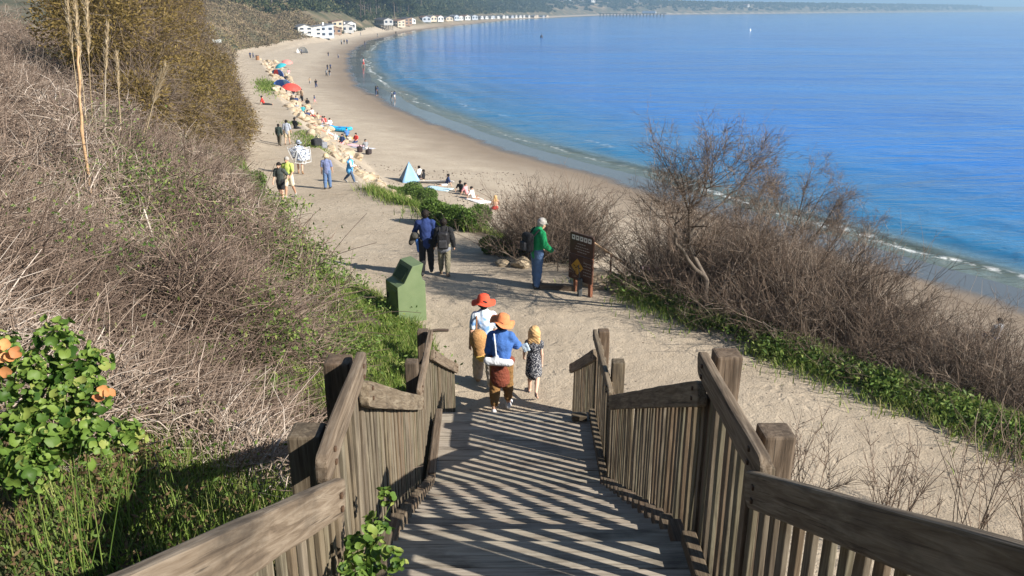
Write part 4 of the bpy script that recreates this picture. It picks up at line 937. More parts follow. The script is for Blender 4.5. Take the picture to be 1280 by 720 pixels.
def body_prims(J, fem=False, fingers=True, bulk=1.0):
    fw = J['fw']; P = []; c = lambda a, b, ra, rb, f=1, ax=None: P.append(('c', a, b, ra * bulk if f != 1 else ra, rb * bulk if f != 1 else rb, f, fw if ax is None else ax))
    wz = .125 if fem else .14
    c(J['hip'] - np.array([.04, 0, .0]), J['hip'] + np.array([.04, 0, 0]), .125, .125, 1.25); c(J['hip'], J['waist'], .14 if fem else .135, wz, 1.35); c(J['waist'], J['chest'], wz, .155, 1.4)
    c(J['chest'], J['sho'], .155, .11, 1.45); c(J['sl'] * .8 + J['sho'] * .2, J['sr'] * .8 + J['sho'] * .2, .062, .062)
    c(J['sho'], J['neck'] + J['up'] * .03, .062, .052)
    H = J['head']; U, F = J['hup'], J['hfw']; S_ = np.cross(F, U)
    c(H + U * .035 - F * .012, H + U * .03 + F * .01, .088, .085, 1.12, S_); c(H - U * .03 + F * .03, H - U * .075 + F * .05, .066, .042)
    c(H - U * .005 + F * .10, H - U * .03 + F * .115, .010, .016); c(H - U * .06 + F * .088 - S_ * .02, H - U * .06 + F * .088 + S_ * .02, .010, .010)
    for s in (-1, 1): c(H + S_ * .086 * s + U * .01, H + S_ * .09 * s - U * .03 + F * .005, .016, .012)
    for n in 'lr':
        s = -1 if n == 'l' else 1
        c(J['s' + n], J['e' + n], .050, .040); c(J['e' + n], J['w' + n], .041, .027); c(J['h' + n], J['k' + n], .088, .056); m = (J['k' + n] * .68 + J['a' + n] * .32) + np.array([0, -.015, 0])
        c(J['k' + n], m, .054, .057); c(m, J['a' + n], .055, .036); c(J['a' + n] - np.array([0, .03, .03]), J['t' + n], .036, .030, 1)
        W, d = J['w' + n], J['f' + n]; inn = unit(np.cross(d, np.array([0, 1., 0])) * s + 1e-6); fr = unit(np.cross(inn, d) * (1 if s > 0 else -1)); fr = fr if fr[1] > 0 else -fr
        inn = unit(np.array([-s, 0, 0]) - d * (-s * d[0])); pm_ = W + d * .085
        c(W, pm_, .026, .034, 1.5, inn)
        if fingers:
            for q, (o, L) in enumerate(((.027, .066), (.009, .075), (-.009, .070), (-.026, .055))):
                b0 = pm_ + fr * o - d * .01; b1 = b0 + d * L * .5 + inn * .008; b2 = b1 + d * L * .42 + inn * .026; c(b0, b1, .0092, .0088); c(b1, b2, .0088, .0075)
            t0 = W + d * .03 + fr * .024; t1 = t0 + d * .03 + fr * .025 + inn * .012; c(t0, t1, .013, .011); c(t1, t1 + d * .032 + inn * .012, .0105, .009)
        else: c(pm_, pm_ + d * .05 + inn * .02, .028, .02)
    return P
def grow(a, b, t): return a * (1 - t) + b * t
def top_prims(J, sleeve=.4, drop=.02, fem=False, g=.016, bulk=1.0, hood=False):
    fw = J['fw']; P = []; c = lambda a, b, ra, rb, f=1, ax=None: P.append(('c', a, b, ra, rb, f, fw if ax is None else ax)); wz = (.125 if fem else .142) * bulk
    hb = J['hip'] - np.array([0, 0, drop]); c(hb, J['waist'], .15 * bulk + g, wz + g, 1.3); c(J['waist'], J['chest'], wz + g, .158 * bulk + g, 1.38); c(J['chest'], J['sho'], .158 * bulk + g, .11 + g, 1.42)
    c(J['sl'] * .85 + J['sho'] * .15, J['sr'] * .85 + J['sho'] * .15, .062 + g, .062 + g); c(J['sho'], J['neck'] - J['up'] * .015, .07 + g, .052 + g)
    for n in 'lr':
        S0, E, W = J['s' + n], J['e' + n], J['w' + n]
        if sleeve <= .5: c(S0, grow(S0, E, sleeve * 2), .056 + g, .050 + g)
        else: c(S0, E, .056 + g, .046 + g); c(E, grow(E, W, (sleeve - .5) * 2), .046 + g, .034 + g)
    if hood: c(J['neck'] - fw * .07 - J['up'] * .03 - np.array([.05, 0, 0]), J['neck'] - fw * .07 - J['up'] * .03 + np.array([.05, 0, 0]), .055, .055)
    return P
def leg_prims(J, frac=1.0, g=.018, wide=0.):
    fw = J['fw']; P = []; c = lambda a, b, ra, rb, f=1: P.append(('c', a, b, ra, rb, f, fw))
    c(J['hip'] - np.array([.04, 0, 0]), J['hip'] + np.array([.04, 0, .0]), .127 + g, .127 + g, 1.22); c(J['hip'], J['waist'] - np.array([0, 0, .05]), .135 + g, .13 + g, 1.3)
    for n in 'lr':
        H, K, A = J['h' + n], J['k' + n], J['a' + n]
        if frac <= .5: c(H, grow(H, K, frac * 2), .092 + g, .075 + g + wide)
        else:
            g2 = g + .008; c(H, K, .092 + g2, .064 + g2 + wide * .5); e = grow(K, A, (frac - .5) * 2); m = grow(K, e, .4); c(K, m, .064 + g2 + wide * .5, .063 + g2 + wide * .6); c(m, e, .063 + g2 + wide * .6, .045 + g2 + wide)
    return P
def shoe_prims(J, g=.012):
    P = []
    for n in 'lr': P += [('c', J['a' + n] - np.array([0, .04, .045]), J['t' + n], .042 + g * .4, .036 + g * .4), ('c', J['a' + n] - np.array([0, .02, .0]), J['a' + n] - np.array([0, .02, .03]), .042, .044)]
    return P
def hair_prims(J, style):
    H, U, F = J['head'], J['hup'], J['hfw']; S_ = np.cross(F, U); P = [('c', H + U * .05 - F * .03, H + U * .052 - F * .0, .106, .096), ('c', H + U * .0 - F * .045, H - U * .035 - F * .042, .086, .066)]
    for s in (-1, 1): P.append(('c', H + U * .03 + S_ * .07 * s - F * .02, H - U * .01 + S_ * .078 * s - F * .02, .03, .02))
    if style == 'long':
        for s in (-.06, -.03, 0, .03, .06): P.append(('c', H + U * .02 + S_ * s * 1.2 - F * .05, H - U * (.235 + .5 * abs(s)) + S_ * s * 1.7 - F * .085, .045, .024))
        for s in (-1, 1): P.append(('c', H + U * .02 + S_ * .08 * s, H - U * .20 + S_ * .10 * s - F * .02, .034, .018))
    if style == 'bun': P.append(('e', H + U * .10 - F * .09, (.05, .05, .05)))
    return P
def lathe_hat(name, J, m, parent, brim=.20, crown=.10, wave=.02, tilt=(0, 0), droop=.03):
    H, U, F = J['head'], unit(J['hup'] + np.array([tilt[0], tilt[1], 0])), J['hfw']; S_ = unit(np.cross(F, U)); F = np.cross(U, S_)
    prof = [(.0, crown + .085), (.06, crown + .08), (.10, crown + .055), (.122, .06), (.132, .045), (brim * .6, .04 - droop * .3), (brim * .98, .035 - droop), (brim, .028 - droop), (brim * .98, .022 - droop), (brim * .6, .028 - droop * .3), (.128, .033), (.115, .05), (.09, crown + .045), (.0, crown + .07)]
    n = 32; V = []
    for r, z in prof:
        for k in range(n):
            a = k * 2 * math.pi / n; w_ = (wave * math.sin(3 * a + 1) + wave * .6 * math.sin(5 * a)) * max(0, (r - .1) / max(brim - .1, 1e-3)); V.append(H + S_ * math.cos(a) * r + F * math.sin(a) * r + U * (z + .03 + w_))
    N = len(prof); F_ = [(i * n + k, i * n + (k + 1) % n, (i + 1) * n + (k + 1) % n, (i + 1) * n + k) for i in range(N - 1) for k in range(n)]
    return link(name, mesh_np(name, np.array(V), np.array(F_)[:, ::-1], None, True), m, parent)
def cap(J, m, parent):
    H, U, F = J['head'], J['hup'], J['hfw']; S_ = np.cross(F, U)
    P = [('c', H + U * .075 - F * .01, H + U * .06 + F * .0, .088, .098), ('c', H + U * .06 + F * .10 - S_ * .04, H + U * .06 + F * .10 + S_ * .04, .012, .012), ('c', H + U * .05 + F * .15 - S_ * .02, H + U * .05 + F * .15 + S_ * .02, .012, .012), ('c', H + U * .07 + F * .06, H + U * .052 + F * .16, .03, .02, 3.2, U)]
    return soft('cap', P, .008, m, parent, .015)
def person(px, feet, head, rz, label, J, fem=False, vox=.011, skin=0, top=None, bottom=None, shoes=None, hair=None, fingers=True, face=False, group=None, hat_fn=None, bulk=1.0, at=None, scale=None):
    p = at if at is not None else ground(px, feet)
    if scale is None:
        q = at_depth(px, head, p.y); scale = float(np.clip((q.z - p.z) / (J['head'][2] + .13 + (.03 if hat_fn else 0)), .5, 1.18))
    root = empty('person', p, R_(rz), label, 'person', group); root.scale = (scale,) * 3
    soft('body', body_prims(J, fem, fingers, bulk), vox, SKIN(skin), root, .022)
    if bottom: soft(bottom[0], leg_prims(J, bottom[2], bottom[3] if len(bottom) > 3 else .016, bottom[4] if len(bottom) > 4 else 0.), vox * 1.2, bottom[1], root, .03, .008, 34)
    if top: soft(top[0], top_prims(J, top[2], top[3] if len(top) > 3 else .02, fem, top[4] if len(top) > 4 else .016, bulk, len(top) > 5), vox * 1.2, top[1], root, .035, .011, 26, None, 7)
    if shoes: soft('shoes', shoe_prims(J), max(vox, .011), shoes, root, .02)
    if hair: soft('hair', hair_prims(J, hair[0]), max(vox, .01), hair[1], root, .03, .009, 70)
    if hat_fn: hat_fn(J, root)
    if face:
        H, U, F = J['head'], J['hup'], J['hfw']; S_ = np.cross(F, U)
        soft('eyes', [('e', H + U * .012 + F * .083 + S_ * .033 * s, (.013, .01, .009)) for s in (-1, 1)], .004, pm('dark_eyes', (.03, .02, .015)), root, .003)
        soft('eyebrows', [('c', H + U * .034 + F * .088 + S_ * .02 * s, H + U * .036 + F * .082 + S_ * .048 * s, .006, .005) for s in (-1, 1)], .005, hair[1] if hair else pm('dark_eyes', (.03, .02, .015)), root, .003)
        soft('mouth', [('c', H - U * .058 + F * .097 - S_ * .017, H - U * .058 + F * .097 + S_ * .017, .006, .006)], .004, pm('lips', (.42, .17, .14)), root, .003)
    return root
def loc2w(root, v): 
    return Matrix.LocRotScale(root.location, root.rotation_euler, root.scale) @ Vector([float(a) for a in v])
def carried(name, root, prims, vox, m, label, cat, k=.03, fold=0., group=None):
    """a carried thing, modelled in the bearer's frame but a thing of its own"""
    e = empty(name, root.location, root.rotation_euler.z, label, cat, group); e.scale = root.scale; return e
BLACK = (.018, .018, .02); EYE3 = np.eye(3)
HAIR_D = pm('dark_brown_hair', (.012, .008, .006), .4, 50, .75); HAIR_B = pm('blond_hair', (.58, .36, .16), .25, 40, .5); HAIR_G = pm('grey_hair', (.35, .33, .31), .2, 40, .6)
DENIM = cloth('blue_denim', (.10, .17, .32)); JBLACK = cloth('black', BLACK)
def build_walkers():
    # the family at the foot of the stairs
    def tie_dye():
        t = NT('cloth_white_blue_tie_dye'); v = t.coord('Object'); n = t.noise(v, 4.5, 4, .6, .6); c = t.ramp(n, [(.40, (.78, .78, .78)), (.52, (.55, .66, .80)), (.64, (.16, .32, .62))]); return t.done(c, .9, t.bump(t.noise(v, 20, 4), .4, .01))
    J = pose(((16, 6), (-12, 22)), ((-8, 14, 12), (6, 10, 18)), 2, fem=True)
    straw_red = pm('orange_red_hat_straw', (.72, .085, .04), .12, 30, .8, .3)
    r = person(606, 482, 371, 8, 'person in a wide red sun hat and white and blue top, carrying a tan basket', J, True, .009, 0, ('top', tie_dye(), .36, .06), ('trousers', cloth('pale_grey_tan', (.42, .36, .31)), .96, .02, .022), pm('tan_sandals', (.38, .24, .15)), ('short', HAIR_D), True, hat_fn=lambda J, q: lathe_hat('sun_hat', J, straw_red, q, .225, .085, .02))
    wk = pm('tan_woven_basket', (.46, .25, .10), .35, 40, .85, .6)
    e = carried('basket_bag', r, None, 0, None, 'tan woven basket bag hanging on the back of the person in the red hat', 'bag')
    soft('basket', [('c', (-.13, -.25, 1.02), (-.11, -.25, .78), .15, .105, 1.25, np.array([0, 1., 0])), ('c', (-.13, -.25, 1.10), (-.13, -.25, 1.02), .16, .15, 1.25, np.array([0, 1., 0]))], .012, wk, e, .02, .004, 60)
    soft('strap', [('c', (-.17, -.18, 1.06), (-.15, -.13, 1.40), .016, .016), ('c', (-.15, -.13, 1.40), (-.13, .02, 1.49), .016, .016), ('c', (-.13, .02, 1.49), (-.16, .14, 1.3), .016, .016)], .008, pm('brown_leather', (.30, .15, .08)), e, .01)
    soft('yellow_cloth', [('e', (-.08, -.30, .70), (.07, .05, .06)), ('e', (-.12, -.28, .73), (.08, .06, .05))], .01, cloth('yellow', (.62, .42, .10)), e, .03, .006, 40)
    J = pose(((-9, 16), (11, 5)), ((4, 12, 40), (38, 16, 30)), 3, fem=True)
    straw_o = pm('orange_straw_hat', (.64, .22, .09), .14, 36, .8, .4)
    r = person(627, 514.5, 396, -4, 'person in an orange straw hat and blue jacket, red-brown jumper at the waist', J, True, .0085, 0, ('jacket', cloth('bright_blue', (.055, .145, .42)), .97, .04, .026), ('trousers', cloth('ochre_brown', (.23, .125, .045)), .84, .018), pm('white_trainers', (.66, .66, .68)), ('short', HAIR_D), True, bulk=1.06, hat_fn=lambda J, q: lathe_hat('sun_hat', J, straw_o, q, .215, .09, .03, (.28, -.12), .01))
    soft('waist_jumper', [('c', (-.02, -.03, .98), (-.02, -.06, .68), .165, .175, 1.35, np.array([0, 1., 0])), ('c', (-.15, 0, 1.0), (.15, 0, 1.0), .085, .085), ('c', (.02, .15, .98), (.05, .16, .75), .05, .04)], .012, cloth('rust_red', (.20, .055, .032)), r, .05, .008, 34)
    e = carried('tote_bag', r, None, 0, None, 'flat white tote bag slung across the back of the person in the blue jacket', 'bag')
    R3 = np.array([[1, 0, 0], [0, 1, 0], [0, 0, 1.]])
    soft('pouch', [('c', (-.24, -.20, 1.075), (.18, -.22, 1.06), .05, .045, .8, np.array([0, 0, 1.])), ('c', (-.08, -.215, 1.10), (-.06, -.22, 1.17), .07, .03, 1.4, np.array([0, 1., 0])), ('c', (-.20, -.20, 1.05), (.14, -.22, 1.04), .055, .05, 1, R3[2])], .011, cloth('white_canvas', (.74, .77, .82)), e, .03, .004, 30)
    soft('strap', [('c', (-.07, -.22, 1.16), (-.09, -.185, 1.38), .014, .014), ('c', (-.09, -.185, 1.38), (-.12, -.06, 1.51), .014, .014), ('c', (-.12, -.06, 1.51), (-.10, .12, 1.40), .014, .014)], .008, cloth('white_canvas', (.74, .77, .82)), e, .01)
    e = carried('paper_bag', r, None, 0, None, 'small pale blue bag held between the person in blue and the child', 'bag')
    soft('sheet', [('b', (.40, .40, 1.08), (.055, .008, .07), np.array([[.9, .1, -.4], [0, 1, 0], [.4, 0, .9]]), .006)], .006, cloth('pale_blue', (.55, .68, .78)), e, .01, .004, 30)
    def floral():
        t = NT('cloth_black_white_floral'); v = t.coord('Object'); vo = t.new('ShaderNodeTexVoronoi', Scale=38.); t.l.new(v, vo.inputs['Vector']); c = t.mix(t.math('LESS_THAN', vo.outputs['Distance'], .36), (.025, .028, .04), (.55, .55, .57)); return t.done(c, .9)
    J = pose(((10, 6), (-18, 40)), ((8, 18, 30), (-4, 6, 10)), 2, fem=True, head=(0, 0))
    r = person(667, 492, 413, -8, 'small blond child in a black and white floral dress and flip-flops', J, True, .009, 2, None, None, None, ('long', HAIR_B), True)
    r.scale = (r.scale[0] * 1.0,) * 3; hs = [c for c in r.children]
    soft('dress', top_prims(J, .16, .0, True, .018) + [('c', J['hip'] + np.array([0, 0, .08]), J['hip'] - np.array([0, .03, .30]), .185, .215, 1.05, np.array([0, 1., 0]))], .012, floral(), r, .04, .006, 26)
    soft('flip_flops', [('c', J['a' + n] - np.array([0, .05, .07]), J['t' + n] + np.array([0, .05, -.028]), .030, .036, 2.2, unit(np.cross(J['t' + n] - J['a' + n], np.array([1., 0, 0])))) for n in 'lr'], .01, pm('grey_rubber', (.16, .17, .2)), r, .01)
    # a child's head is larger in proportion
    for c in r.children:
        if c.name.startswith(('body', 'hair')):
            co = np.empty(len(c.data.vertices) * 3, np.float32); c.data.vertices.foreach_get('co', co); co = co.reshape(-1, 3)
            nk = J['neck']; t = np.clip((co[:, 2] - nk[2] + (0.10 if c.name.startswith('hair') else .0)) / .06, 0, 1)[:, None]; base = nk + np.array([0, 0, .0]); co = co + (co - base) * .30 * t; c.data.vertices.foreach_set('co', co.ravel()); c.data.update()
    # green hoodie by the sign
    J = pose(((3, 2), (-3, 4)), ((2, 12, 45), (6, 12, 48)), 4, head=(24, 0))
    capm = pm('grey_green_cap', (.26, .27, .235))
    r = person(671, 359, 273, -62, 'man in a green hoodie, cap and jeans looking down beside the brown sign', J, False, .0095, 0, ('hoodie', cloth('kelly_green', (.012, .27, .095)), .98, .05, .03, True), ('jeans', DENIM, .98, .022), pm('dark_shoes', (.04, .035, .03)), ('short', HAIR_G), True, True, hat_fn=lambda J, q: cap(J, capm, q))
    def pack(r, label, w_=.15, h_=.20, d_=.085, m=JBLACK, zc=1.22, yc=-.24, grey=False):
        e = carried('backpack', r, None, 0, None, label, 'backpack')
        soft('main_pocket', [('b', (0, yc, zc), (w_ - .08, max(d_ - .08, .02), h_ - .08), EYE3, .08)], .012, m, e, .03, .005, 26)
        soft('front_pocket', [('b', (0, yc - d_ - .015, zc - h_ * .32), (w_ * .72 - .03, .02, h_ * .45 - .03), EYE3, .03)], .011, pm('dark_grey_nylon', (.045, .045, .05)), e, .02)
        for s in (-1, 1): soft('strap', [('c', (s * .10, yc + d_ - .02, zc + .14), (s * .12, -.02, 1.53), .02, .02), ('c', (s * .12, -.02, 1.53), (s * .14, .15, 1.36), .02, .02), ('c', (s * .14, .15, 1.36), (s * .17, .03, 1.12), .018, .018)], .01, m, e, .01)
        return e
    pack(r, 'black backpack on the back of the man in the green hoodie', .16, .24, .11, yc=-.27)
    # the pair ahead of them
    J = pose(((-6, 10), (13, 6)), ((20, 20, 62), (-8, 12, 15)), 2)
    r = person(534, 343, 263, 3, 'man in a navy pullover and black trousers walking away with clothes under his arm', J, False, .0095, 0, ('pullover', cloth('navy', (.022, .042, .15)), .95, .06, .024), ('trousers', JBLACK, .97, .014), pm('black_white_trainers', (.07, .07, .07)), ('short', HAIR_D), True)
    e = carried('rolled_clothes', r, None, 0, None, 'dark jacket and blue cloth bundled under the arm of the man in navy', 'clothes')
    soft('jacket', [('c', (-.30, -.12, 1.12), (-.30, .25, 1.02), .10, .11), ('c', (-.34, .0, 1.05), (-.40, -.10, .92), .08, .06)], .014, cloth('dark_olive', (.05, .047, .04)), e, .04, .012, 22)
    soft('blue_cloth', [('c', (-.24, .02, 1.0), (-.20, -.02, .68), .06, .045)], .012, cloth('mid_blue', (.05, .15, .45)), e, .03, .008, 30)
    J = pose(((8, 4), (-8, 16)), ((6, 16, 8), (4, 14, 8)), 3)
    r = person(556, 344, 274, 0, 'person in a black jacket and olive trousers with a big black backpack, walking away', J, False, .0095, 1, ('jacket', JBLACK, .97, .08, .034), ('trousers', cloth('olive', (.21, .19, .13)), .95, .014), pm('brown_shoes', (.22, .15, .1)), ('short', HAIR_D), True)
    pack(r, 'big black backpack on the person in the black jacket', .17, .27, .12, pm('shiny_black_nylon', (.022, .021, .024), .2, 9, .5), 1.20, -.29)
    soft('shirt_tail', [('c', (-.06, -.02, .86), (.06, -.02, .86), .15, .15, 1.2, np.array([0, 1., 0]))], .014, cloth('grey_check', (.2, .21, .24)), r, .02, .006)
    # walkers coming up the path
    J = pose(((16, 6), (-10, 24)), ((-20, 30, 70), (8, 10, 25)), 2)
    person(353, 252, 203, 172, 'person in a dark grey T-shirt and black shorts walking towards the stairs', J, False, .011, 0, ('t_shirt', cloth('charcoal', (.055, .065, .06)), .42, .05, .02), ('shorts', JBLACK, .36, .022), pm('black_trainers', (.03, .03, .03)), ('short', HAIR_D), True, True)
    J = pose(((-12, 20), (14, 6)), ((12, 10, 45), (-6, 12, 25)), 2)
    person(363, 247, 196, 170, 'man in a bright yellow-green T-shirt and cream shorts walking towards the stairs', J, False, .011, 1, ('t_shirt', cloth('lime_yellow', (.55, .68, .16)), .4, .02, .02), ('shorts', cloth('cream', (.62, .56, .45)), .42, .024), pm('grey_trainers', (.3, .29, .28)), ('short', HAIR_G), True, True)
    J = pose(((10, 6), (-12, 24)), ((30, 24, 80), (30, 24, 80)), 6)
    r = person(376, 217, 176, 12, 'person in white shorts walking away loaded with patterned folding beach chairs', J, True, .012, 0, ('shirt', cloth('grey_blue_pattern', (.3, .34, .42), .5), .4, .03, .02), ('shorts', cloth('white', (.75, .74, .72)), .34, .024), pm('brown_sandals', (.3, .18, .1)), ('short', HAIR_D), False, hat_fn=lambda J, q: lathe_hat('sun_hat', J, cloth('grey_blue_pattern', (.3, .34, .42), .5), q, .19, .08))
    def stripes():
        t = NT('cloth_blue_white_chair'); v = t.coord('Object', (1, 1, 1)); n = t.noise(v, 9, 3, .6, 1.2); return t.done(t.ramp(n, [(.42, (.10, .13, .22)), (.48, (.55, .6, .68)), (.58, (.72, .75, .8))]), .85)
    st = stripes(); fr = pm('white_chair_tube', (.68, .70, .72), .1, 9, .4)
    for k, (dx, dy, rz_, lab) in enumerate(((.12, -.24, 6, 'folded patterned beach chair on the back of the person in white shorts'), (.36, -.10, 34, 'second folded patterned beach chair, under the right arm of its bearer'), (-.22, -.20, -22, 'third folded patterned beach chair, on the left shoulder of its bearer'))):
        p = loc2w(r, (dx, dy, 1.02 + .16 * (k == 2))); e = empty('beach_chair', p, R_(12 + rz_), lab, 'chair', 'folded beach chairs carried up the path'); e.rotation_euler = (R_(8), R_(10 - 14 * k), R_(12 + rz_))
        soft('fabric', [('b', (0, 0, .02), (.20, .012, .28), EYE3, .012), ('b', (0, -.05, -.05), (.17, .012, .20), EYE3, .012)], .016, st, e, .01, .006, 20)
        q = []
        for s in (-1, 1): q += [('c', (s * .27, -.02, -.42), (s * .27, .02, .40), .014, .014), ('c', (s * .25, -.06, -.36), (s * .25, -.06, .26), .014, .014)]
        q += [('c', (-.27, -.02, -.42), (.27, -.02, -.42), .014, .014), ('c', (-.27, .02, .40), (.27, .02, .40), .014, .014)]
        soft('frame', q, .011, fr, e, .004)
    J = pose(((-5, 8), (8, 4)), ((-6, 10, 10), (8, 12, 12)), 2)
    person(410, 236, 193, 4, 'man in a blue shirt, jeans and a pale straw hat walking away', J, False, .011, 0, ('shirt', cloth('slate_blue', (.17, .205, .37)), .42, .03, .024), ('jeans', DENIM, .97, .022), pm('dark_shoes', (.04, .035, .03)), ('short', HAIR_G), True, hat_fn=lambda J, q: lathe_hat('straw_hat', J, pm('pale_straw', (.58, .45, .26), .15, 36), q, .18, .09), bulk=1.1)
    J = pose(((-24, 22), (22, 6)), ((10, 10, 60), (20, 10, 70)), 8)
    r = person(439, 228, 195, -100, 'person in jeans and a bright blue poncho striding right by the rocks', J, True, .011, 0, ('blouse', cloth('white', (.75, .74, .72)), .9, .02), ('jeans', cloth('dark_denim', (.07, .11, .19)), .95, .014), pm('pale_shoes', (.6, .58, .55)), ('short', cloth('white', (.75, .74, .72))), True)
    soft('poncho', [('c', J['sho'] - np.array([0, .02, .02]), J['hip'] - np.array([0, .06, .10]), .20, .25, 1.15, np.array([0, 1., 0])), ('c', (-.2, -.05, 1.35), (.2, -.05, 1.35), .09, .09)], .014, cloth('cyan_blue', (.10, .36, .72)), r, .04, .01, 16)
    J = pose(((12, 6), (-12, 20)), ((8, 10, 15), (-10, 10, 15)), 2)
    person(350, 182, 155, 0, 'person all in dark clothes, left one of the far pair walking away on the path', J, False, .014, 1, ('jacket', cloth('very_dark_green', (.03, .045, .04)), .97, .06, .03), ('trousers', cloth('dark_khaki', (.10, .085, .06)), .97, .016), pm('dark_shoes', (.04, .035, .03)), ('short', HAIR_D), True)
    person(360, 181, 150, 0, 'person in a pale grey shirt and light shorts, right one of the far pair', pose(((-10, 16), (12, 6)), ((-6, 10, 15), (8, 10, 15)), 2), False, .014, 0, ('shirt', cloth('pale_grey_blue', (.33, .36, .43)), .5, .06, .03), ('shorts', cloth('khaki', (.45, .36, .25)), .42, .02), pm('brown_shoes', (.22, .15, .1)), ('short', HAIR_D), True)
build_walkers()
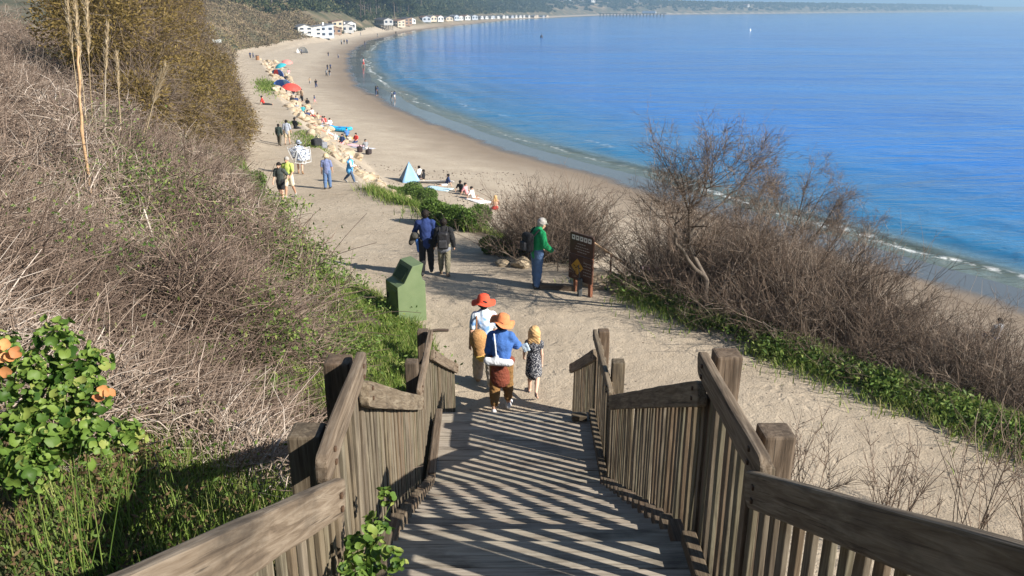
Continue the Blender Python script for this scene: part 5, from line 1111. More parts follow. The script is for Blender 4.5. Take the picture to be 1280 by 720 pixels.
# ------------------------------------------------------------------ people on the beach
def sit_pose(kind='sit'):
    if kind == 'sit': return pose(((78, 95), (72, 100)), ((20, 14, 50), (24, 14, 45)), -8, sit=.80, head=(6, 0))
    if kind == 'legs': return pose(((86, 8), (84, 12)), ((-28, 16, 10), (-28, 16, 10)), -18, sit=.83, head=(6, 0))
    if kind == 'bend': return pose(((80, 110), (70, 100)), ((50, 16, 30), (46, 16, 40)), 34, sit=.80, head=(20, 0))
def build_beach_people():
    g = 'people on the beach'
    C = lambda n, *c: cloth(n, c)
    blk, wht, red, blu, gry, pnk, tl, skn, tan_, nav = JBLACK, cloth('white', (.75, .74, .72)), C('red', .55, .05, .04), C('blue', .08, .2, .5), C('grey', .25, .26, .28), C('pink', .68, .32, .34), C('teal', .05, .3, .34), SKIN(0), C('tan', .45, .35, .24), C('navy_beach', .03, .05, .13)
    stand = pose(((2, 2), (-3, 4)), ((4, 10, 20), (2, 10, 30)), 1); walk = pose(((15, 6), (-15, 22)), ((-14, 8, 20), (14, 8, 20)), 3); walk2 = pose(((-14, 20), (16, 6)), ((14, 8, 25), (-12, 8, 20)), 3)
    sit, legs, bend = sit_pose('sit'), sit_pose('legs'), sit_pose('bend')
    L = [ # px, feet, head, facing, pose, top, bottom, bottom length, label
     (377, 68, 61, 90, stand, nav, blk, 1, 'person in navy standing beside the pale shade at the far end of the rocks'),
     (410.5, 70.5, 65, 0, walk, blk, nav, 1, 'farther of the two dark lone figures crossing the sand above the group of four'),
     (423, 73, 67, 180, walk2, gry, nav, 1, 'small dark figure walking near the wet sand beyond the group of four'),
     (409.5, 87.5, 80.5, 0, walk, blk, nav, 1, 'back left walker of the group of four on the sand'),
     (413.2, 87, 80, 0, walk2, nav, blk, 1, 'back right walker of the group of four on the sand'),
     (408.3, 95.5, 87, 0, walk2, gry, blk, 1, 'front left walker of the group of four on the sand, in grey'),
     (412.2, 95.5, 87, 0, walk, blk, gry, 1, 'front right walker of the group of four on the sand, in black'),
     (387.5, 105.5, 97, 180, walk, tan_, gry, 1, 'person in tan strolling on the sand left of one in black'),
     (395.4, 110, 99, 180, walk2, blk, nav, 1, 'person in black strolling on the open sand right of the red umbrella'),
     (378, 127, 111, 150, stand, tan_, blk, 1, 'person in a tan top and black trousers standing next to the red umbrella'),
     (393.7, 130, 119, 90, walk, nav, pnk, .4, 'person in navy top and pink shorts standing near the sitter in black'),
     (470.2, 119.5, 107.5, -60, stand, blk, nav, 1, 'left one of the dark pair standing at the water edge'),
     (472.4, 119, 107.5, 100, stand, nav, blk, 1, 'right one of the dark pair standing at the water edge'),
     (489.8, 124.5, 114, -80, walk, wht, gry, .4, 'person in white paddling in the shallows, left of two'),
     (493.5, 125, 113.5, 60, walk2, nav, wht, .4, 'person in dark top paddling in the shallows, right of two'),
     (454.6, 83.5, 72, -90, walk, pnk, red, .4, 'person in pink and red wading near the far breakers'),
     (427, 56, 49.5, 0, walk, gry, blk, 1, 'leftmost of three tiny figures strolling far up the beach'),
     (430.5, 56, 49.5, 0, walk2, blk, gry, 1, 'middle one of three tiny figures strolling far up the beach'),
     (434, 55.5, 49, 0, walk, nav, blk, 1, 'rightmost of three tiny figures strolling far up the beach'),
     (456, 56.5, 51, 90, walk, blk, nav, 1, 'tiny figure at the water edge beyond the waders'),
     (472, 46.5, 41.5, 90, walk2, blk, gry, 1, 'tiny figure on the far sand below the house on stilts'),
     (451, 45, 40.5, 90, walk, nav, gry, 1, 'tiny figure on the far sand below the white beach houses'),
     (495, 43.5, 39, 0, walk2, blk, blk, 1, 'tiny dark figure farthest along the beach near the water'),
     (313, 73, 65, 180, walk, nav, blk, 1, 'left one of the two far walkers where the path meets the scrub'),
     (317, 73, 65, 180, walk2, gry, nav, 1, 'right one of the two far walkers where the path meets the scrub'),
    ]
    for px, ft, hd, rz, J, t_, b_, bl, lab in L:
        person(px, ft, hd, rz, lab, J, False, .026, random.choice((0, 1, 2)), ('shirt', t_, .42, .04, .03), ('trousers' if bl == 1 else 'shorts', b_, .95 if bl == 1 else .4, .022), None, ('short', HAIR_D), False, group=g, scale=None)
    Q = [ # seated: px, py, facing, pose, top, bottom, scale, label
     (365.5, 129, 200, sit, blk, nav, 1.05, 'sitter in black on the sand in front of the red umbrella, left of two'),
     (370.5, 129, 200, sit, nav, wht, 1.05, 'sitter in navy and white in front of the red umbrella, right of two'),
     (384.7, 131.5, 0, sit, blk, blk, 1.05, 'sitter all in black facing the sea beside the person in pink shorts'),
     (367, 118.5, 180, sit, blk, gry, 1.0, 'person sitting in the shade under the red umbrella'),
     (372, 138, 220, legs, gry, wht, 1.0, 'sitter in grey on the rock bank below the red umbrella'),
     (385, 148, 200, legs, nav, tan_, 1.0, 'sitter in navy leaning back on the rocks beyond the blue inflatable'),
     (402, 155, 120, legs, pnk, blu, 1.0, 'sunbather in pink left of the blue inflatable'),
     (407.5, 155, 240, legs, red, wht, 1.0, 'sunbather in red right beside the blue inflatable'),
     (369.7, 161, -30, sit, blk, blk, 1.0, 'dark sitter on the grass edge above the rocks, beside the far path pair'),
     (428, 180, 160, sit, nav, pnk, 1.0, 'sitter with raised arms among the rocks, in navy and pink'),
     (523.5, 222, 60, sit, wht, nav, 1.0, 'sitter in white next to the blue beach tent'),
     (529, 227, 90, sit, blk, tan_, 1.0, 'sitter in black between the blue tent and the long white board'),
     (558, 232, 100, legs, nav, wht, 1.0, 'sitter in navy at the right end of the long white board'),
     (577, 240, -30, legs, blk, blk, 1.0, 'dark-haired sitter in black at the left end of the row of sunbathers'),
     (584, 244, -120, legs, pnk, skn, 1.0, 'sunbather in a pink top next to the dark-haired sitter'),
     (592, 249, -120, legs, wht, skn, 1.0, 'sunbather in white at the right end of the row of sunbathers'),
     (619, 262, 10, sit, skn, red, 1.05, 'bare-shouldered sitter with blond hair just behind the dry shrub'),
     (787, 362, -35, bend, skn, tan_, 1.05, 'bare-backed man in a white and blue cap bending forward on the beach below the sign'),
     (1243, 424, 20, sit, gry, nav, 1.05, 'sitter in grey seen through the thicket at the far right'),
     (398, 150.5, 210, legs, tan_, nav, 1.0, 'sitter in tan on the beach side of the boulders above the blue striped towel'),
     (413, 158, 230, sit, wht, blu, 1.0, 'sitter in white on the beach side of the boulders, left of the inflatable'),
     (434, 171, 200, legs, blu, blk, 1.0, 'sitter in blue on the sand just below the blue inflatable'),
     (445, 178, 150, sit, red, nav, 1.0, 'sitter in red beside the pink and white striped towel'),
     (458, 186, 210, legs, gry, wht, 1.0, 'sitter in grey on the pale blanket right of the striped towel'),
     (379, 141, 200, sit, tl, blk, 1.0, 'sitter in teal on the sand below the standing pair at the red umbrella'),
     (391, 144, 220, legs, wht, tan_, 1.0, 'sitter in white leaning back on the sand beyond the rocks'),
     (357, 100, 200, sit, blk, nav, 1.0, 'sitter in black beside the red and blue dome shelter'),
     (361, 92, 200, sit, pnk, wht, 1.0, 'sitter in pink under the teal umbrella'),
     (330, 131, -70, legs, red, blk, 1.1, 'person in a red jacket sitting on the grass by the path with outstretched legs'),
    ]
    for px, py, rz, J, t_, b_, s, lab in Q:
        bl = HAIR_B if 'blond' in lab else HAIR_D
        r = person(px, py, 0, rz, lab, J, False, .020 if py > 200 else .026, 0, None if t_ is skn else ('shirt', t_, .42, -.02, .02), None if b_ is skn else ('shorts' if b_ in (wht, tan_, pnk, red) else 'trousers', b_, .4 if b_ in (wht, tan_, pnk, red) else .95, .02), None, ('long' if 'blond' in lab else 'short', bl), False, group=g, scale=s, at=Vector((3.8, 24.5, tz(3.8, 24.5))) if px == 787 else None, hat_fn=(lambda J, q: cap(J, pm('white_blue_cap', (.6, .66, .76)), q)) if 'cap' in lab else None)
build_beach_people()
# ------------------------------------------------------------------ things by the path
def prism(name, poly, depth_vec, m, parent=None, bev=.012):
    """poly: 3-D outline, extruded along depth_vec"""
    bm = bmesh.new(); a = [bm.verts.new(Vector(p)) for p in poly]; b = [bm.verts.new(Vector(p) + Vector(depth_vec)) for p in poly]; n = len(a)
    bm.faces.new(a[::-1]); bm.faces.new(b)
    for i in range(n): bm.faces.new((a[i], a[(i + 1) % n], b[(i + 1) % n], b[i]))
    bmesh.ops.recalc_face_normals(bm, faces=bm.faces)
    if bev: bmesh.ops.bevel(bm, geom=bm.edges[:], offset=bev, segments=2, profile=.6, affect='EDGES')
    me = bpy.data.meshes.new(name); bm.to_mesh(me); bm.free(); return link(name, me, m, parent)
def box(name, c, s, m, parent=None, bev=.0, rot=None):
    bm = bmesh.new(); bmesh.ops.create_cube(bm, size=1)
    for v in bm.verts: v.co = Vector((v.co.x * s[0], v.co.y * s[1], v.co.z * s[2]))
    if bev: bmesh.ops.bevel(bm, geom=bm.edges[:], offset=bev, segments=2, profile=.6, affect='EDGES')
    me = bpy.data.meshes.new(name); bm.to_mesh(me); bm.free(); o = link(name, me, m, parent); o.location = c
    if rot: o.rotation_euler = rot
    return o
def build_bin():
    p = ground(499, 403); e = empty('litter_bin', p, 0, 'dark green steel litter bin with a slanted hood standing in the grass by the path', 'bin')
    sx = Vector((.86, .51, 0)); dp = Vector((-.51, .86, 0)) * .68
    t = NT('green_painted_steel'); v = t.coord('Object'); n = t.noise(v, 3, 5, .6); c = t.ramp(n, [(.3, (.125, .175, .085)), (.7, (.165, .215, .11))]); c = t.mix(t.rng(t.noise(v, 14, 4), .66, .75, 0, .5), c, (.16, .13, .08)); gm = t.done(c, .5, t.bump(n, .1, .01))
    P = lambda s, z: sx * s + Vector((0, 0, z))
    prism('body', [P(0, -.1), P(.66, -.1), P(.66, .84), P(.60, .88), P(.57, 1.02), P(.63, 1.25), P(.37, 1.22), P(.155, .86), P(0, .80)], dp, gm, e, .010)
    d2 = dp.normalized(); a = P(.155, .90) + d2 * .1; b = P(.33, 1.14) + d2 * .1
    nrm = Vector((-.86, -.51, .6)).normalized() * .012
    prism('flap', [a + nrm, b + nrm, b + d2 * .46 + nrm, a + d2 * .46 + nrm], nrm * .6, pm('dark_green_flap', (.05, .08, .04)), e, .004)
    nf = Vector((-.86, -.51, 0)).normalized(); a = P(0, .08) + d2 * .06 + nf * .002; prism('door', [a, a + Vector((0, 0, .62)), a + Vector((0, 0, .62)) + d2 * .56, a + d2 * .56], nf * .014, gm, e, .004)
    box('handle', P(0, .5) + d2 * .52 + nf * .03, (.03, .03, .12), pm('dark_steel', (.05, .05, .05), .1, 9, .4), e, .006)
build_bin()
def build_sign():
    a = ground(717, 364.5); b = ground(735.5, 371.5); e = empty('notice_sign', (a + b) / 2, 0, 'brown two-panel notice sign on two posts with white pictograms and a yellow diamond', 'sign')
    m0 = (a + b) / 2; d = (b - a); d.z = 0; d.normalize(); nv = Vector((d.y, -d.x, 0))
    if nv.y > 0: nv = -nv
    W = ((b - a).length + .28); c0 = m0; post = pm('brown_post', (.20, .085, .05), .2, 9, .7)
    brown = pm('brown_sign_board', (.065, .030, .020), .22, 5, .5); white = pm('white_sign_paint', (.62, .60, .58), .08, 30, .6); yel = pm('yellow_sign_paint', (.50, .27, .035), .12, 12, .6); dark = pm('dark_sign_paint', (.03, .02, .015))
    M = Matrix((d, nv, Vector((0, 0, 1)))).transposed().to_4x4(); fr = bpy.data.objects.new('panel_frame', None)
    bpy.data.objects.remove(fr)
    e.matrix_world = Matrix.Translation(m0) @ M   # local x along the board, y towards the reader
    for q in (a, b):
        x = (q - m0).dot(d); box('post', (x, -.06, .62 + q.z - m0.z), (.085, .085, 1.5), post, e, .008)
    def panel(z0, z1, x0, x1):
        o = box('panel', ((x0 + x1) / 2, .01, (z0 + z1) / 2), (x1 - x0, .035, z1 - z0), brown, e, .0); bm = bmesh.new(); bm.from_mesh(o.data)
        es = [g for g in bm.edges if abs(g.verts[0].co.x - g.verts[1].co.x) < 1e-5 and abs(g.verts[0].co.z - g.verts[1].co.z) < 1e-5]
        bmesh.ops.bevel(bm, geom=es, offset=.045, segments=4, profile=.5, affect='EDGES'); bm.to_mesh(o.data); bm.free(); return o
    hw = W / 2; up = panel(.99, 1.52, -hw, hw); lo = panel(.34, .975, -hw - .03, hw - .02)
    def on(par, nm, x, z, w, h, m, rot=0., y=.0305, th=.006):
        o = box(nm, (x - par.location.x, y - par.location.y, z - par.location.z), (w, th, h), m, par); o.rotation_euler = (0, rot, 0); return o
    n = 5; s = W * .132
    for k in range(n):
        x = (-hw + .07 + s / 2) + k * (W - .14 - s) / (n - 1)
        pg = on(up, 'pictogram', x, 1.405, s, s * 1.05, white)
        on(up, 'glyph', x, 1.405, s * .5, s * .22, dark, (.7, 0, -.7, 1.57, .4)[k], .034); on(up, 'glyph', x + s * .1, 1.405 - s * .22 + .03, s * .2, s * .34, dark, 0, .0345)
    for z, w_, x in ((1.27, .34, .0), (1.20, .52, .02), (1.135, .56, .0), (1.07, .40, .03)):
        q = -w_ * W / 2
        while q < w_ * W / 2:
            L = random.uniform(.03, .075); on(up, 'lettering', x + q + L / 2, z, L, .018, pm('dull_white_paint', (.28, .25, .23)), 0, .031); q += L + .022
    on(lo, 'yellow_diamond', -hw * .32, .68, .295, .295, yel, R_(45)); 
    for k in range(4): on(lo, 'wave_mark', -hw * .32 - .09 + k * .06, .68 + .018 * (-1) ** k, .07, .02, dark, (-.5 if k % 2 else .5), .035)
    for k in range(5):
        q = hw * .22
        while q < hw * .82:
            L = random.uniform(.02, .05); on(lo, 'lettering', q + L / 2, .83 - .075 * k, L, .015, pm('dull_white_paint', (.28, .25, .23)), 0, .031); q += L + .02
    # grey bollard with a cable between the posts
    g = ground(724.5, 370); f = empty('mooring_post', g, R_(20), 'short dark metal post with a thin rod, standing between the legs of the sign', 'post')
    box('tube', (0, 0, .22), (.10, .10, .46), pm('dark_grey_metal', (.07, .075, .08), .2, 9, .5), f, .02); geo('rod', [tubes(np.array([[[-.0, 0, .4], [-.03, 0, .6], [-.05, 0, .8]]]), .012, 6)], pm('dark_grey_metal', (.07, .075, .08)), f)
    # the tan handrail pole going down to the beach
    A = at_depth(742, 303, 19.6); B = at_depth(812, 351, 20.6); o = empty('handrail_pole', A, 0, 'long tan pole sloping down from the sign towards the beach', 'handrail')
    Pn = np.linspace(0, 1, 9)[:, None] * np.array(B - A); geo('rail', [tubes(Pn[None], .028, 7)], pm('tan_pole', (.46, .31, .19)), o, True)
    for t_ in (.30, .97):
        q = (B - A) * t_; zg = tz(A.x + q.x, A.y + q.y) - A.z; geo('upright', [tubes(np.array([[[q.x, q.y, zg - .2], [q.x, q.y, (zg + q.z) / 2], [q.x, q.y, q.z]]]), .025, 7)], pm('brown_post', (.20, .085, .05)), o)
    A = ground(640, 352); 
    c = ground(690, 358); box_ = empty('timber_edging', ground(700, 362), R_(-8), 'dark low timber lying at the edge of the path by the sign', 'timber'); board('beam', (-.5, 0, .05), (.5, 0, .05), .16, .16, M_POST, box_)
    p = ground(548, 415); q = empty('driftwood', p, R_(10), 'short dark stick lying on the sand beside the bin', 'stick'); geo('stick', [tubes(np.array([[[-.22, 0, .03], [0, .01, .045], [.22, 0, .03]]]), .03, 6)], pm('dark_driftwood', (.07, .05, .04)), q)
build_sign()
# ------------------------------------------------------------------ beach gear
def fan_tent(px, py, w_, h_, d_, rz, cols, label, name='beach_tent', cat='tent', group=None):
    """dome-like shelter: ribbed quarter shell of coloured gores"""
    p = ground(px, py); e = empty(name, p, R_(rz), label, cat, group)
    for k, c in enumerate(cols):
        n = len(cols); V = []
        for a in np.linspace(math.pi * k / n, math.pi * (k + 1) / n, 7):
            for b in np.linspace(0, math.pi / 2, 9): 
                r = math.sin(b) ** .8; V.append((-math.cos(a) * w_ / 2 * r, math.sin(a) * d_ * r, h_ * math.cos(b) ** .9))
        i = np.arange(63).reshape(7, 9); F = np.stack([i[:-1, :-1], i[1:, :-1], i[1:, 1:], i[:-1, 1:]], -1).reshape(-1, 4); o = link('panel', mesh_np('panel', np.array(V), F, None, True), c, e)
        md = o.modifiers.new('thickness', 'SOLIDIFY'); md.thickness = .02
    return e
def umbrella(px, py, r, h, tilt, m, label, ground_pt=None):
    p = ground_pt or ground(px, py); e = empty('beach_umbrella', p, random.random() * 6, label, 'umbrella', 'beach umbrellas'); e.rotation_euler = (*[R_(t) for t in tilt], 0)
    V = [(0, 0, h)]; n = 16
    for j, (rr, z) in enumerate(((.35, -.05), (.7, -.17), (1.0, -.36))):
        for k in range(n): a = k * 2 * math.pi / n; q = rr * (1 - .03 * (k % 2)); V.append((r * q * math.cos(a), r * q * math.sin(a), h + z * r * 1.2 + (.02 if k % 2 else 0)))
    F = [(0, 1 + k, 1 + (k + 1) % n, 1 + (k + 1) % n) for k in range(n)]
    bm = bmesh.new(); vs = [bm.verts.new(v) for v in V]
    for k in range(n):
        bm.faces.new((vs[0], vs[1 + k], vs[1 + (k + 1) % n]))
        for j in range(2): bm.faces.new((vs[1 + j * n + k], vs[1 + (j + 1) * n + k], vs[1 + (j + 1) * n + (k + 1) % n], vs[1 + j * n + (k + 1) % n]))
    me = bpy.data.meshes.new('canopy'); bm.to_mesh(me); bm.free(); o = link('canopy', me, m, e); md = o.modifiers.new('thickness', 'SOLIDIFY'); md.thickness = .02
    geo('pole', [tubes(np.array([[[0, 0, -.2], [0, 0, h / 2], [0, 0, h + .06]]]), .022, 6)], pm('white_chair_tube', (.68, .70, .72)), e)
def towel(px, py, w_, l_, rz, m, label, at=None):
    p = Vector((*at, tz(*at))) if at else ground(px, py); n = 9; xs = np.linspace(-w_ / 2, w_ / 2, n); ys = np.linspace(-l_ / 2, l_ / 2, n); V = []
    c, s = math.cos(R_(rz)), math.sin(R_(rz))
    for x in xs:
        for y in ys: X, Y = p.x + c * x - s * y, p.y + s * x + c * y; V.append((c * 0 + x, y, tz(X, Y) - p.z + .04 + .02 * math.sin(9 * x + 4 * y)))
    i = np.arange(n * n).reshape(n, n); F = np.stack([i[:-1, :-1], i[1:, :-1], i[1:, 1:], i[:-1, 1:]], -1).reshape(-1, 4)
    o = link('towel', mesh_np('towel', np.array(V), F, None, True), m); md = o.modifiers.new('thickness', 'SOLIDIFY'); md.thickness = .025; o.location = p; o.rotation_euler = (0, 0, R_(rz)); return tag(o, label, 'towel', 'towels and blankets on the beach')
def bag(px, py, s, m, label, cat='bag'):
    p = ground(px, py); e = empty('beach_bag', p, random.random() * 3, label, cat, 'bags on the beach'); soft('sack', [('b', (0, 0, .18), (.16, .08, .10), EYE3, .07)], .03, m, e, .03, .012, 14); soft('strap', [('c', (-.14, 0, .3), (0, 0, .46), .02, .02), ('c', (0, 0, .46), (.14, 0, .3), .02, .02)], .015, m, e, .01); e.scale = (s, s, s)
def stripe_mat(name, a, b, sc_=14):
    t = NT(name); v = t.coord('Object'); wv = t.new('ShaderNodeTexWave', Scale=sc_ / 4); t.l.new(v, wv.inputs['Vector']); return t.done(t.mix(t.math('GREATER_THAN', wv.outputs['Fac'], .5), a, b), .85)
def build_beach_gear():
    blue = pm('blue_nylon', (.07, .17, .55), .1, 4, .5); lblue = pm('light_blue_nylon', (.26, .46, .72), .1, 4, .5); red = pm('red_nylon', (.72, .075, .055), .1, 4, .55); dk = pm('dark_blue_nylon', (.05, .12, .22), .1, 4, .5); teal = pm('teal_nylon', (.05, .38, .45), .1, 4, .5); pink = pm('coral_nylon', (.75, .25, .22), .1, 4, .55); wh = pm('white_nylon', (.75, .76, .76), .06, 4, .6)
    # light blue pyramid tent
    p = ground(512, 226.5); e = empty('beach_tent', p, R_(18), 'light blue pyramid-shaped beach tent on the sand behind the green shrub', 'tent')
    a, b, c, d, t_ = (-.75, -.75, 0), (.75, -.75, 0), (.75, .75, 0), (-.75, .75, 0), (0, 0, 1.55)
    for nm, tri, m in (('panel', (a, b, t_), lblue), ('panel', (b, c, t_), lblue), ('panel', (c, d, t_), lblue), ('shade_coloured_panel', (d, a, t_), dk)):  # shade on the side away from the sun is put into a darker nylon
        V = []; n = 7
        for i in range(n):
            for j in range(n): 
                u = i / (n - 1); w_ = j / (n - 1); q = (Vector(tri[0]) * (1 - u) + Vector(tri[1]) * u) * (1 - w_) + Vector(tri[2]) * w_; sag = .10 * math.sin(math.pi * u) * math.sin(math.pi * w_); V.append(q * (1 - sag * .5) if True else q)
        ii = np.arange(n * n).reshape(n, n); F = np.stack([ii[:-1, :-1], ii[1:, :-1], ii[1:, 1:], ii[:-1, 1:]], -1).reshape(-1, 4); o = link(nm, mesh_np(nm, np.array([tuple(v) for v in V]), F, None, True), m, e); md = o.modifiers.new('thickness', 'SOLIDIFY'); md.thickness = .015
    fan_tent(353, 112, 2.9, 1.5, 1.3, 0, [blue, blue, lblue, blue], 'blue dome beach shelter left of the red umbrella')
    umbrella(364, 121, 1.35, 2.0, (14, 12), red, 'large bright red umbrella on the rock bank')
    fan_tent(346.5, 96.5, 2.6, 1.5, 1.2, 0, [dk, red, blue, blue], 'red and blue dome shelter farther along the rocks')
    umbrella(354, 90, 1.3, 1.9, (16, -14), teal, 'teal umbrella between the red and blue shelter and the coral umbrella')
    umbrella(359, 84.5, 1.3, 1.8, (14, 8), pink, 'coral umbrella farthest along the rocks')
    fan_tent(378, 66.5, 3.4, 1.9, 1.6, 10, [wh, wh, gl := pm('pale_grey_nylon', (.5, .54, .58), .06, 4, .6)], 'pale grey shade at the far end of the rock bank')
    # blue inflatable boat
    p = ground(425.5, 164); e = empty('inflatable_boat', p, R_(-24), 'bright blue inflatable boat lying on the sand above the rocks', 'boat')
    ring = [(1.35 * math.cos(t), .52 * math.sin(t) * (1 + .12 * math.cos(t)), .26 + .10 * math.cos(t) ** 4) for t in np.linspace(0, 2 * math.pi, 25)]
    soft('tube', [('c', a, b, .19, .19) for a, b in zip(ring[:-1], ring[1:])], .04, pm('sky_blue_vinyl', (.03, .40, .75), .12, 3, .35), e, .05); soft('floor', [('b', (0, 0, .14), (1.1, .36, .03), EYE3, .03)], .04, pm('dark_blue_vinyl', (.03, .14, .4), .1, 3, .4), e); soft('seat', [('b', (-.3, 0, .34), (.09, .4, .05), EYE3, .05)], .03, pm('navy_vinyl', (.03, .06, .2), .1, 3, .4), e)
    p = ground(546, 229.5); e = empty('paddle_board', p, R_(-4), 'long white board propped along the sand right of the blue tent', 'board'); e.rotation_euler = (R_(50), 0, R_(-2)); soft('deck', [('c', (-1.2, 0, .3), (1.2, 0, .3), .22, .2, 5, np.array([0, 1., 0]))], .025, pm('white_gelcoat', (.74, .76, .78), .05, 3, .3), e); soft('stripe', [('c', (-1.2, -.05, .3), (1.2, -.05, .3), .03, .03)], .02, pm('dark_edge', (.06, .07, .1)), e)
    S1 = stripe_mat('pink_white_stripes', (.7, .2, .3), (.75, .72, .72)); S2 = stripe_mat('blue_white_stripes', (.2, .35, .6), (.74, .75, .77))
    towel(548, 236, 1.3, 2.0, 70, pm('light_blue_towel', (.42, .58, .68), .15), 'light blue blanket spread below the long white board'); towel(598, 251, 1.2, 1.9, 40, wh, 'white blanket beside the dry shrub under the sunbathers')
    towel(443, 182, 1.2, 2.0, 60, S1, 'pink and white striped towel on the rocks'); towel(453, 185, 1.4, 2.2, 60, pm('pale_grey_towel', (.42, .44, .5), .2), 'pale grey blanket right of the pink striped towel'); towel(403, 163, 1.3, 2.4, 30, pm('orange_red_towel', (.62, .2, .13), .2), 'orange-red blanket on the rocks below the blue inflatable'); towel(414, 167, 1.1, 1.6, 30, wh, 'white towel right of the orange-red blanket'); towel(366, 126, 2.0, 1.6, 10, pm('grey_towel', (.38, .40, .45), .2), 'grey blanket under the pair sitting before the red umbrella'); towel(402, 157, 1.2, 1.8, 30, S2, 'blue striped towel under the sunbathers by the inflatable'); towel(832, 345, 1.1, 1.7, 60, S1, 'pink striped blanket seen through the twigs behind the thicket', (7.7, 40.5)); towel(853, 345, 1.0, 1.5, 20, pm('plum_towel', (.3, .12, .3), .25), 'plum blanket seen through the twigs right of the pink striped one', (8.7, 40.2))
    towel(424, 172, 1.2, 1.8, 20, pm('teal_towel', (.08, .35, .38), .2), 'teal towel on the sand between the inflatable and the sitter in navy and pink'); towel(434, 172, 1.2, 1.8, 40, pm('yellow_towel', (.62, .48, .14), .2), 'yellow towel under the sitter in blue below the inflatable'); towel(380, 142, 1.3, 1.9, 30, S2, 'blue striped towel under the sitter in teal'); towel(392, 145, 1.2, 1.8, 50, red, 'red towel under the sitter in white beyond the rocks'); towel(371, 135, 1.2, 1.7, 10, wh, 'white towel on the rock bank under the sitter in grey')
    for k, (px, py, s, c, lab) in enumerate(((396, 183, 1.6, (.03, .03, .035), 'black bag on the grass edge beside the chair carrier'), (404, 186, 1.4, (.2, .21, .24), 'grey bag on the grass edge right of the black one'), (450, 190, 1.5, (.05, .03, .03), 'dark bag lying on the rocks right of the blue poncho'), (461, 193, 1.4, (.04, .03, .03), 'dark brown bag at the right end of the rock bank'), (527, 224, 1.1, (.12, .1, .09), 'brown bag beside the sitter in white'), (436, 176, 1.2, (.45, .4, .35), 'beige bag behind the sitter with raised arms'), (377, 123, 1.3, (.03, .03, .04), 'black bag beside the red umbrella'), (391, 150, 1.3, (.03, .03, .03), 'black bag on the rocks beyond the orange-red blanket'), (420, 175, 1.3, (.7, .68, .66), 'white bag on the rocks left of the sitter with raised arms'))): bag(px, py, s, cloth('bag_%d' % k, c), lab)
    # fishing rod in its holder
    p = ground(812, 276); e = empty('fishing_rod', p, 0, 'fishing rod standing in a holder on the sand left of the bare tree', 'fishing rod'); geo('holder', [tubes(np.array([[[0, 0, -.1], [0, 0, .5], [0, 0, 1.0]]]), .035, 7)], pm('dark_grey_metal', (.07, .075, .08)), e); geo('rod', [tubes(np.array([[[0, 0, .6], [.12, 0, 1.8], [.32, 0, 3.0], [.6, 0, 3.9]]]), np.array([[.018, .015, .011, .007]]), 5)], pm('black_rod', (.03, .03, .035)), e); soft('reel', [('e', (.05, -.06, 1.15), (.06, .06, .09))], .02, pm('dark_grey_metal', (.07, .075, .08)), e)
    # table, board and post by the far path
    p = ground(281, 69); e = empty('picnic_table', p, R_(20), 'pale picnic table at the far end of the path beside the willow thicket', 'table'); m = pm('pale_concrete', (.46, .43, .38)); box('table_top', (0, 0, .75), (2.2, .8, .08), m, e, .01)
    for s in (-1, 1): box('bench', (0, s * .75, .45), (2.2, .3, .07), m, e, .01); box('leg', (s * .7, 0, .36), (.12, 1.5, .70), m, e, .01)
    p = ground(272, 59); e = empty('notice_board', p, R_(10), 'small pale board on posts at the edge of the scrub beyond the willows', 'sign'); box('panel', (0, 0, 1.5), (2.2, .06, .9), pm('pale_board', (.62, .66, .66)), e, .01)
    for s in (-1, 1): box('post', (s * .9, .05, .7), (.1, .1, 1.6), pm('brown_post', (.20, .085, .05)), e)
    p = ground(322, 75); e = empty('litter_barrel', p, 0, 'brown litter barrel beside the two far walkers on the path', 'bin'); geo('drum', [tubes(np.array([[[0, 0, 0], [0, 0, .5], [0, 0, 1.05]]]), .42, 14)], pm('brown_drum', (.26, .13, .06)), e); geo('lid', [tubes(np.array([[[0, 0, 1.05], [0, 0, 1.09], [0, 0, 1.12]]]), np.array([[.45, .45, .30]]), 14)], pm('dark_edge', (.06, .07, .1)), e)
build_beach_gear()
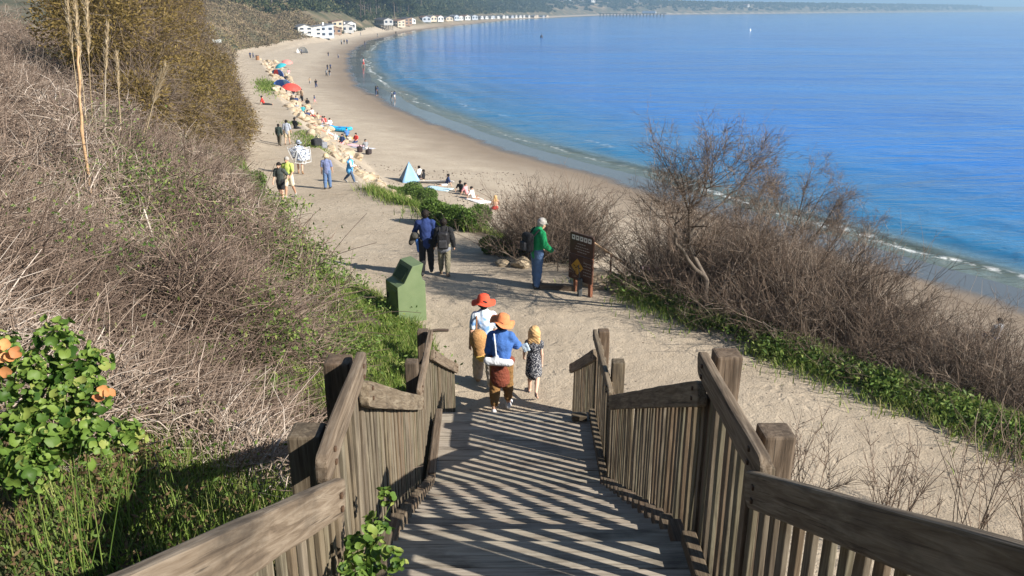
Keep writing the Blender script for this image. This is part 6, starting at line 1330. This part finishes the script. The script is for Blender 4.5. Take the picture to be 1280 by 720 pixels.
# ------------------------------------------------------------------ houses, pier and boat far off
def house(px, py, w_, d_, h, rz, wall, roof, label, kind='gable', chimney=False, stilts=0., group=None, floors=1, hs=.66):
    p = ground(px, py); e = empty('beach_house', p, R_(rz), label, 'house', group); e.scale = (hs, hs, hs * .8); z0 = stilts
    wm = pm('wall_' + wall[0], wall[1], .08, .6, .8); rm = pm('roof_' + roof[0], roof[1], .15, 1.2, .8); gl = pm('dark_glass', (.04, .05, .07), .2, 3, .2); tr = pm('white_trim', (.72, .72, .72), .05, 3, .6)
    rise = .42 * d_ / 2 if kind == 'gable' else .18 * d_
    if kind == 'gable': poly = [(-w_ / 2, -d_ / 2, z0 - 1), (-w_ / 2, d_ / 2, z0 - 1), (-w_ / 2, d_ / 2, z0 + h), (-w_ / 2, 0, z0 + h + rise), (-w_ / 2, -d_ / 2, z0 + h)]
    else: poly = [(-w_ / 2, -d_ / 2, z0 - 1), (-w_ / 2, d_ / 2, z0 - 1), (-w_ / 2, d_ / 2, z0 + h + rise), (-w_ / 2, -d_ / 2, z0 + h)]
    prism('wall', poly, (w_, 0, 0), wm, e, 0)
    o = .5; th = .25
    if kind == 'gable':
        sl_ = rise / (d_ / 2)
        rp = [(-w_ / 2 - o, -d_ / 2 - o, z0 + h - o * sl_ + .03), (-w_ / 2 - o, 0, z0 + h + rise + .03), (-w_ / 2 - o, d_ / 2 + o, z0 + h - o * sl_ + .03), (-w_ / 2 - o, d_ / 2 + o, z0 + h - o * sl_ + th + .03), (-w_ / 2 - o, 0, z0 + h + rise + th + .03), (-w_ / 2 - o, -d_ / 2 - o, z0 + h - o * sl_ + th + .03)]
    else:
        sl_ = rise / d_; rp = [(-w_ / 2 - o, -d_ / 2 - o, z0 + h - o * sl_ + .03), (-w_ / 2 - o, d_ / 2 + o, z0 + h + rise + o * sl_ + .03), (-w_ / 2 - o, d_ / 2 + o, z0 + h + rise + o * sl_ + th + .03), (-w_ / 2 - o, -d_ / 2 - o, z0 + h - o * sl_ + th + .03)]
    rf = prism('roof', rp, (w_ + 2 * o, 0, 0), rm, e, 0)
    if chimney: box('chimney', (w_ * .28, -d_ * .1, z0 + h + rise * .6), (1.1, 1.1, 4.2), tr, rf, .03)
    nw = max(2, int(w_ / 3.2)); fh = h / floors
    for f in range(floors):
        for k in range(nw):
            x = -w_ / 2 + w_ * (k + .5) / nw; wd = box('window', (x, -d_ / 2 - .02, z0 + fh * (f + .55)), (w_ / nw * .55, .08, fh * .5), gl, e); box('frame', (0, .02, -fh * .29), (w_ / nw * .62, .10, .14), tr, wd)
        for s in (1, -1):
            for k in range(2): wd = box('window', (s * (w_ / 2 + .02), -d_ / 4 + k * d_ / 2, z0 + fh * (f + .55)), (.08, d_ * .24, fh * .48), gl, e); box('frame', (s * -.02, 0, -fh * .28), (.10, d_ * .28, .14), tr, wd)
    if floors > 1 or stilts: box('balcony', (0, -d_ / 2 - 1.0, z0 + (fh if floors > 1 else -.1)), (w_ * .9, 1.9, .2), tr, e)
    if stilts:
        for k in range(6):
            for yy in (-d_ / 2 - 1.4, 0, d_ / 2 - .4): box('pile', (-w_ / 2 + .4 + (w_ - .8) * k / 5, yy, stilts / 2 - 1), (.4, .4, stilts + 2), pm('dark_pile', (.06, .05, .045)), e)
    return e
def build_houses():
    Wt, Bl, Cr, Gr, Br = ('white', (.55, .55, .53)), ('pale_blue', (.38, .42, .48)), ('cream', (.50, .43, .33)), ('grey', (.36, .36, .36)), ('brown', (.24, .16, .11)); rg, rb, rd = ('slate', (.16, .16, .17)), ('brown_tile', (.20, .12, .085)), ('dark', (.07, .07, .08))
    house(379, 43, 13, 9, 5.5, -62, Wt, rg, 'long white beach house with a grey roof, leftmost of the near houses', 'gable', floors=2); house(391, 44.5, 11, 9, 6.0, -62, Wt, rg, 'white two-storey house with sloping roof left of the blue-grey house', 'shed', floors=2)
    house(403, 46, 13, 10, 8.0, -50, Bl, rg, 'tall pale blue-grey house with a slanted roof and a white chimney', 'shed', True, floors=2); house(417, 42, 10, 8, 4.2, -55, Br, rb, 'low brown house with a tiled roof between the blue-grey and grey ones', 'gable'); house(420, 38, 9, 8, 7.5, -60, Cr, rb, 'cream house standing behind the low brown one', 'shed', floors=2)
    house(430, 39.5, 13, 10, 5.0, -55, Gr, rg, 'wide grey gabled house with white trim, rightmost of the near houses', 'gable', True); house(436, 37, 8, 8, 6.0, -45, Wt, rg, 'small white house tucked behind the grey gabled one', 'gable')
    house(480, 35.5, 16, 10, 5.0, -48, Gr, rd, 'dark house standing on stilts over the sand', 'gable', stilts=4.5); house(496, 33, 14, 10, 6.5, -40, Cr, rb, 'cream house with a balcony right of the house on stilts', 'shed', floors=2); house(506, 31, 12, 10, 7.5, -40, Br, rd, 'tall brown house with a balcony below the cliff', 'shed', floors=2); house(512, 29, 10, 9, 5, -40, Wt, rg, 'small white house at the right end of the stilt house row', 'gable')
    lab = 'small white beach house in the far row along the shore'
    for k in (0, 1, 2, 4, 5, 6, 7, 8): house(531 + k * 7.2 + random.uniform(-2, 2), 27.1 - k * .33 - random.uniform(0, .9), random.uniform(9, 15), 10, random.uniform(3.5, 6.5), -30 + random.uniform(-30, 25), random.choice((Wt, Cr, Bl)), random.choice((rg, rb)), 'small pale beach house in the middle distance row along the shore', 'gable', group='houses of the middle row', hs=.72)
    for k in range(16): house(597 + k * 5.6 + random.uniform(-1.5, 1.5), 23.5 - k * .14 - random.uniform(0, .4), random.uniform(10, 20), 10, random.uniform(3, 5), -25 + random.uniform(-15, 15), random.choice((Wt, Wt, Cr, Bl)), rg, lab, 'gable', group='houses of the far row', hs=.62)
    lab = 'pale house among the trees on the far bluff'
    for k in range(42):
        Y = random.choice((620, 800, 1100, 1400, 1900)) * random.uniform(.8, 1.3); d = random.uniform(40, 150); x = float(T_(Y)) - d; z = tz(x, Y)
        o = house(0, 400, 14, 11, 6, random.uniform(-60, 0), random.choice((Wt, Cr, Wt)), random.choice((rg, rb)), lab, 'gable', group='houses on the far bluff', hs=1.0); o.location = (x, Y, z + 2)
    # pier
    p = at_depth(790, 22, 1500); e = empty('pier', (p.x, 1500, SEA), R_(-20), 'long low wooden pier far across the bay', 'pier'); box('deck', (0, 0, 5), (120, 6, 1), pm('pier_wood', (.14, .11, .09)), e); box('shed', (30, 0, 7.5), (24, 5, 4), pm('wall_white', (.70, .70, .68)), e); geo('piles', [tubes(np.array([[[x, y, -3], [x, y, 1], [x, y, 5]] for x in range(-58, 60, 6) for y in (-2.5, 2.5)], float), .5, 5)], pm('pier_wood', (.14, .11, .09)), e)
    # sailing boat
    d = ray(938, 38.5); t = (CAMZ - SEA) / -d.z; e = empty('sailing_boat', (d.x * t, d.y * t, SEA), R_(30), 'tiny white sailing boat far out on the bay', 'boat'); e.scale = (.18,) * 3; wh = pm('white_gelcoat', (.74, .76, .78)); soft('hull', [('c', (-3, 0, .5), (3.4, 0, .7), 1.0, .5)], .2, wh, e); geo('mast', [tubes(np.array([[[0, 0, .5], [0, 0, 5], [0, 0, 11]]]), .12, 6)], wh, e); prism('sail', [(-.2, 0, 2), (-3.6, 0, 2.2), (-.2, 0, 10.5)], (0, .06, 0), wh, e, 0); prism('jib', [(.3, 0, 1.6), (3.4, 0, 1.4), (.3, 0, 9)], (0, .05, 0), wh, e, 0)
    d = ray(677, 47); t = (CAMZ - SEA) / -d.z; e = empty('buoy', (d.x * t, d.y * t, SEA), 0, 'dark buoy floating in the bay', 'buoy'); soft('float', [('c', (0, 0, -.2), (0, 0, .6), .9, .7)], .12, pm('dark_edge', (.06, .07, .1)), e); geo('pole', [tubes(np.array([[[0, 0, .5], [0, 0, 1.5], [0, 0, 2.6]]]), .1, 6)], pm('dark_edge', (.06, .07, .1)), e)
build_houses()
